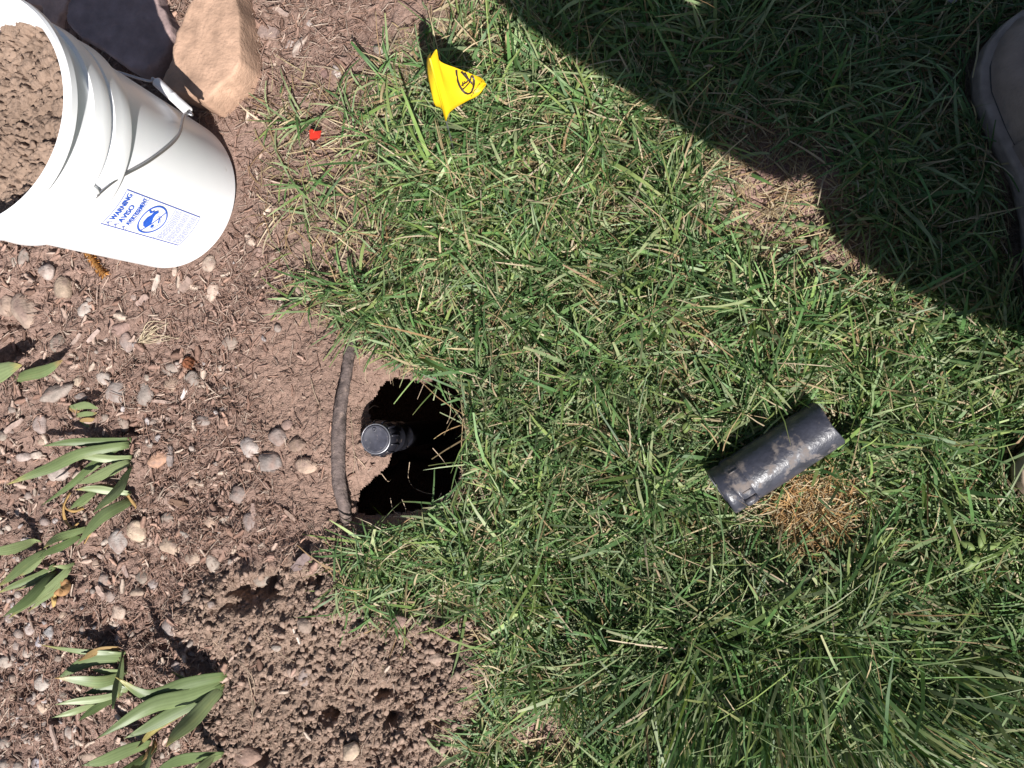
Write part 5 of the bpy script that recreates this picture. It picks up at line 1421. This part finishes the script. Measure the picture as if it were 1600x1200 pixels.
    d = np.maximum(sstep(-35, 10, sdpoly(px, py, LAWN) + 50 * fbm(x, y, 17, 3, 40.)), 0) * (hole_sd(px, py) < -2)
    k = rng.random(N) < d * .8 * (1 - .65 * thin_zone(px, py))
    px, py, x, y = px[k], py[k], x[k], y[k]; n = len(x)
    C = ST[rng.integers(0, len(ST), n)] * rng.uniform(.55, 1.05, (n, 1))
    P, V, f, b, CC = blades(x, y, zg(x, y) + rng.random(n) * .008, rng.uniform(.012, .045, n), rng.uniform(.0007, .0018, n), rng.uniform(0, 6.283, n), np.radians(rng.uniform(-5, 28, n)), np.radians(rng.uniform(-20, 15, n)), rng.normal(0, .6, n), C, np.zeros(n), np.full(n, .5), rng.normal(0, .5, n))
    finish_blades('thatch', P, V, f, b, CC, clear_of(P, False), M_DRY, 'dead straw coloured thatch between the lawn blades', 'thatch')
    # mown clippings lying on top
    N = 30000
    px, py, x, y = scatter(N, 400, 1700, -80, 1280)
    k = (rng.random(N) < lawn_density(px, py, x, y) * .8) & (hole_sd(px, py) < -4); x, y = x[k], y[k]; n = len(x)
    C = np.where(rng.random((n, 1)) < .45, ST[rng.integers(0, len(ST), n)] * .85, GR[rng.integers(0, len(GR), n)] * 1.1)
    P, V, f, b, CC = blades(x, y, zg(x, y) + .006 + .022 * rng.random(n), rng.uniform(.005, .018, n), rng.uniform(.0009, .0026, n), rng.uniform(0, 6.283, n), np.radians(rng.normal(0, 22, n)), np.radians(rng.normal(0, 22, n)), rng.normal(0, .5, n), C, np.zeros(n), np.full(n, .7), rng.normal(0, .4, n))
    finish_blades('clippings', P, V, f, b, CC, clear_of(P), M_GRASS, 'short mown clippings strewn over the lawn', 'clippings')
    # dead orange tuft
    n = 1250
    a = rng.uniform(0, 6.283, n); r = np.sqrt(rng.random(n)) * 66 * (.45 + .95 * vnoise(a * 1.6, a * 0 + 3.3))
    c = gv(1262 + r * np.cos(a) * .95, 790 + r * np.sin(a)); x, y = c[:, 0], c[:, 1]
    C = np.array([[.46, .29, .13], [.40, .23, .09], [.50, .37, .20], [.33, .18, .08], [.52, .42, .27]])[rng.integers(0, 5, n)] * rng.uniform(.7, 1.1, (n, 1))
    cx = g(1262, 790); oa = np.arctan2(y - cx.y, x - cx.x) + rng.normal(0, 1.5, n)
    P, V, f, b, CC = blades(x, y, zg(x, y) + rng.random(n) * .02, rng.uniform(.012, .036, n), rng.uniform(.0007, .0015, n), oa, np.radians(rng.uniform(10, 75, n)), np.radians(rng.uniform(-25, 30, n)), rng.normal(0, .6, n), C, np.zeros(n), np.full(n, .4), rng.normal(0, .5, n))
    finish_blades('dead_grass_tuft', P, V, f, b, CC, clear_of(P, False), M_DRY, 'dead orange straw tuft under the black sprinkler body', 'dead grass')
    # loose rosettes at the thin edge of the lawn and hanging over the hole rim
    X = []; 
    specs = [(690, 118, 60, .05), (640, 150, 40, .045), (468, 190, 46, .05), (425, 185, 26, .045), (480, 290, 50, .055), (455, 275, 26, .05), (500, 330, 36, .05), (540, 170, 26, .045), (610, 110, 34, .045), (560, 300, 40, .05), (520, 450, 50, .05), (560, 480, 60, .05), (490, 470, 20, .05), (610, 520, 80, .045), (650, 550, 80, .045), (690, 575, 90, .045),
             (735, 620, 60, .05), (735, 680, 60, .055), (733, 730, 60, .05), (705, 790, 60, .05), (660, 812, 60, .045), (610, 830, 50, .04), (570, 860, 40, .045), (575, 930, 40, .035), (545, 900, 24, .045), (640, 942, 40, .03), (710, 932, 40, .03), (792, 1010, 50, .04), (795, 1060, 50, .04), (775, 1120, 50, .04), (750, 1170, 40, .045), (590, 215, 40, .045), (620, 260, 40, .045), (545, 370, 40, .045)]
    for cx, cy, k, ln in specs:
        p = g(cx, cy); a0 = rng.uniform(0, 6.28)
        if thin_zone(np.array(cx), np.array(cy)) > .3: k = int(k * .4)
        for q in range(k):
            X.append((p.x + rng.normal(0, .006), p.y + rng.normal(0, .006), ln * rng.uniform(.6, 1.5), rng.uniform(0, 6.283)))
    X = np.array(X); x, y, L, az = X.T; n = len(x)
    px, py = pix(x, y); ok = hole_sd(px, py) < -2
    x, y, L, az = x[ok], y[ok], L[ok], az[ok]; n = len(x)
    C = GR[rng.integers(0, len(GR), n)] * rng.uniform(.85, 1.3, (n, 1)); dry = rng.random(n) < .22
    C = np.where(dry[:, None], ST[rng.integers(0, len(ST), n)], C)
    P, V, f, b, CC = blades(x, y, zg(x, y), L, rng.uniform(.0014, .0032, n) * np.where(dry, .5, 1), az, np.radians(rng.uniform(20, 75, n)), np.radians(rng.uniform(-40, 10, n)), rng.normal(0, .5, n), C, (rng.random(n) < .4) * rng.random(n), np.where(rng.random(n) < .4, .5, .08), rng.normal(0, .3, n))
    finish_blades('edge_grass', P, V, f, b, CC, clear_of(P, False), M_GRASS, 'loose grass tufts along the lawn edge and over the hole rim', 'grass')
    return n1
build_lawn()
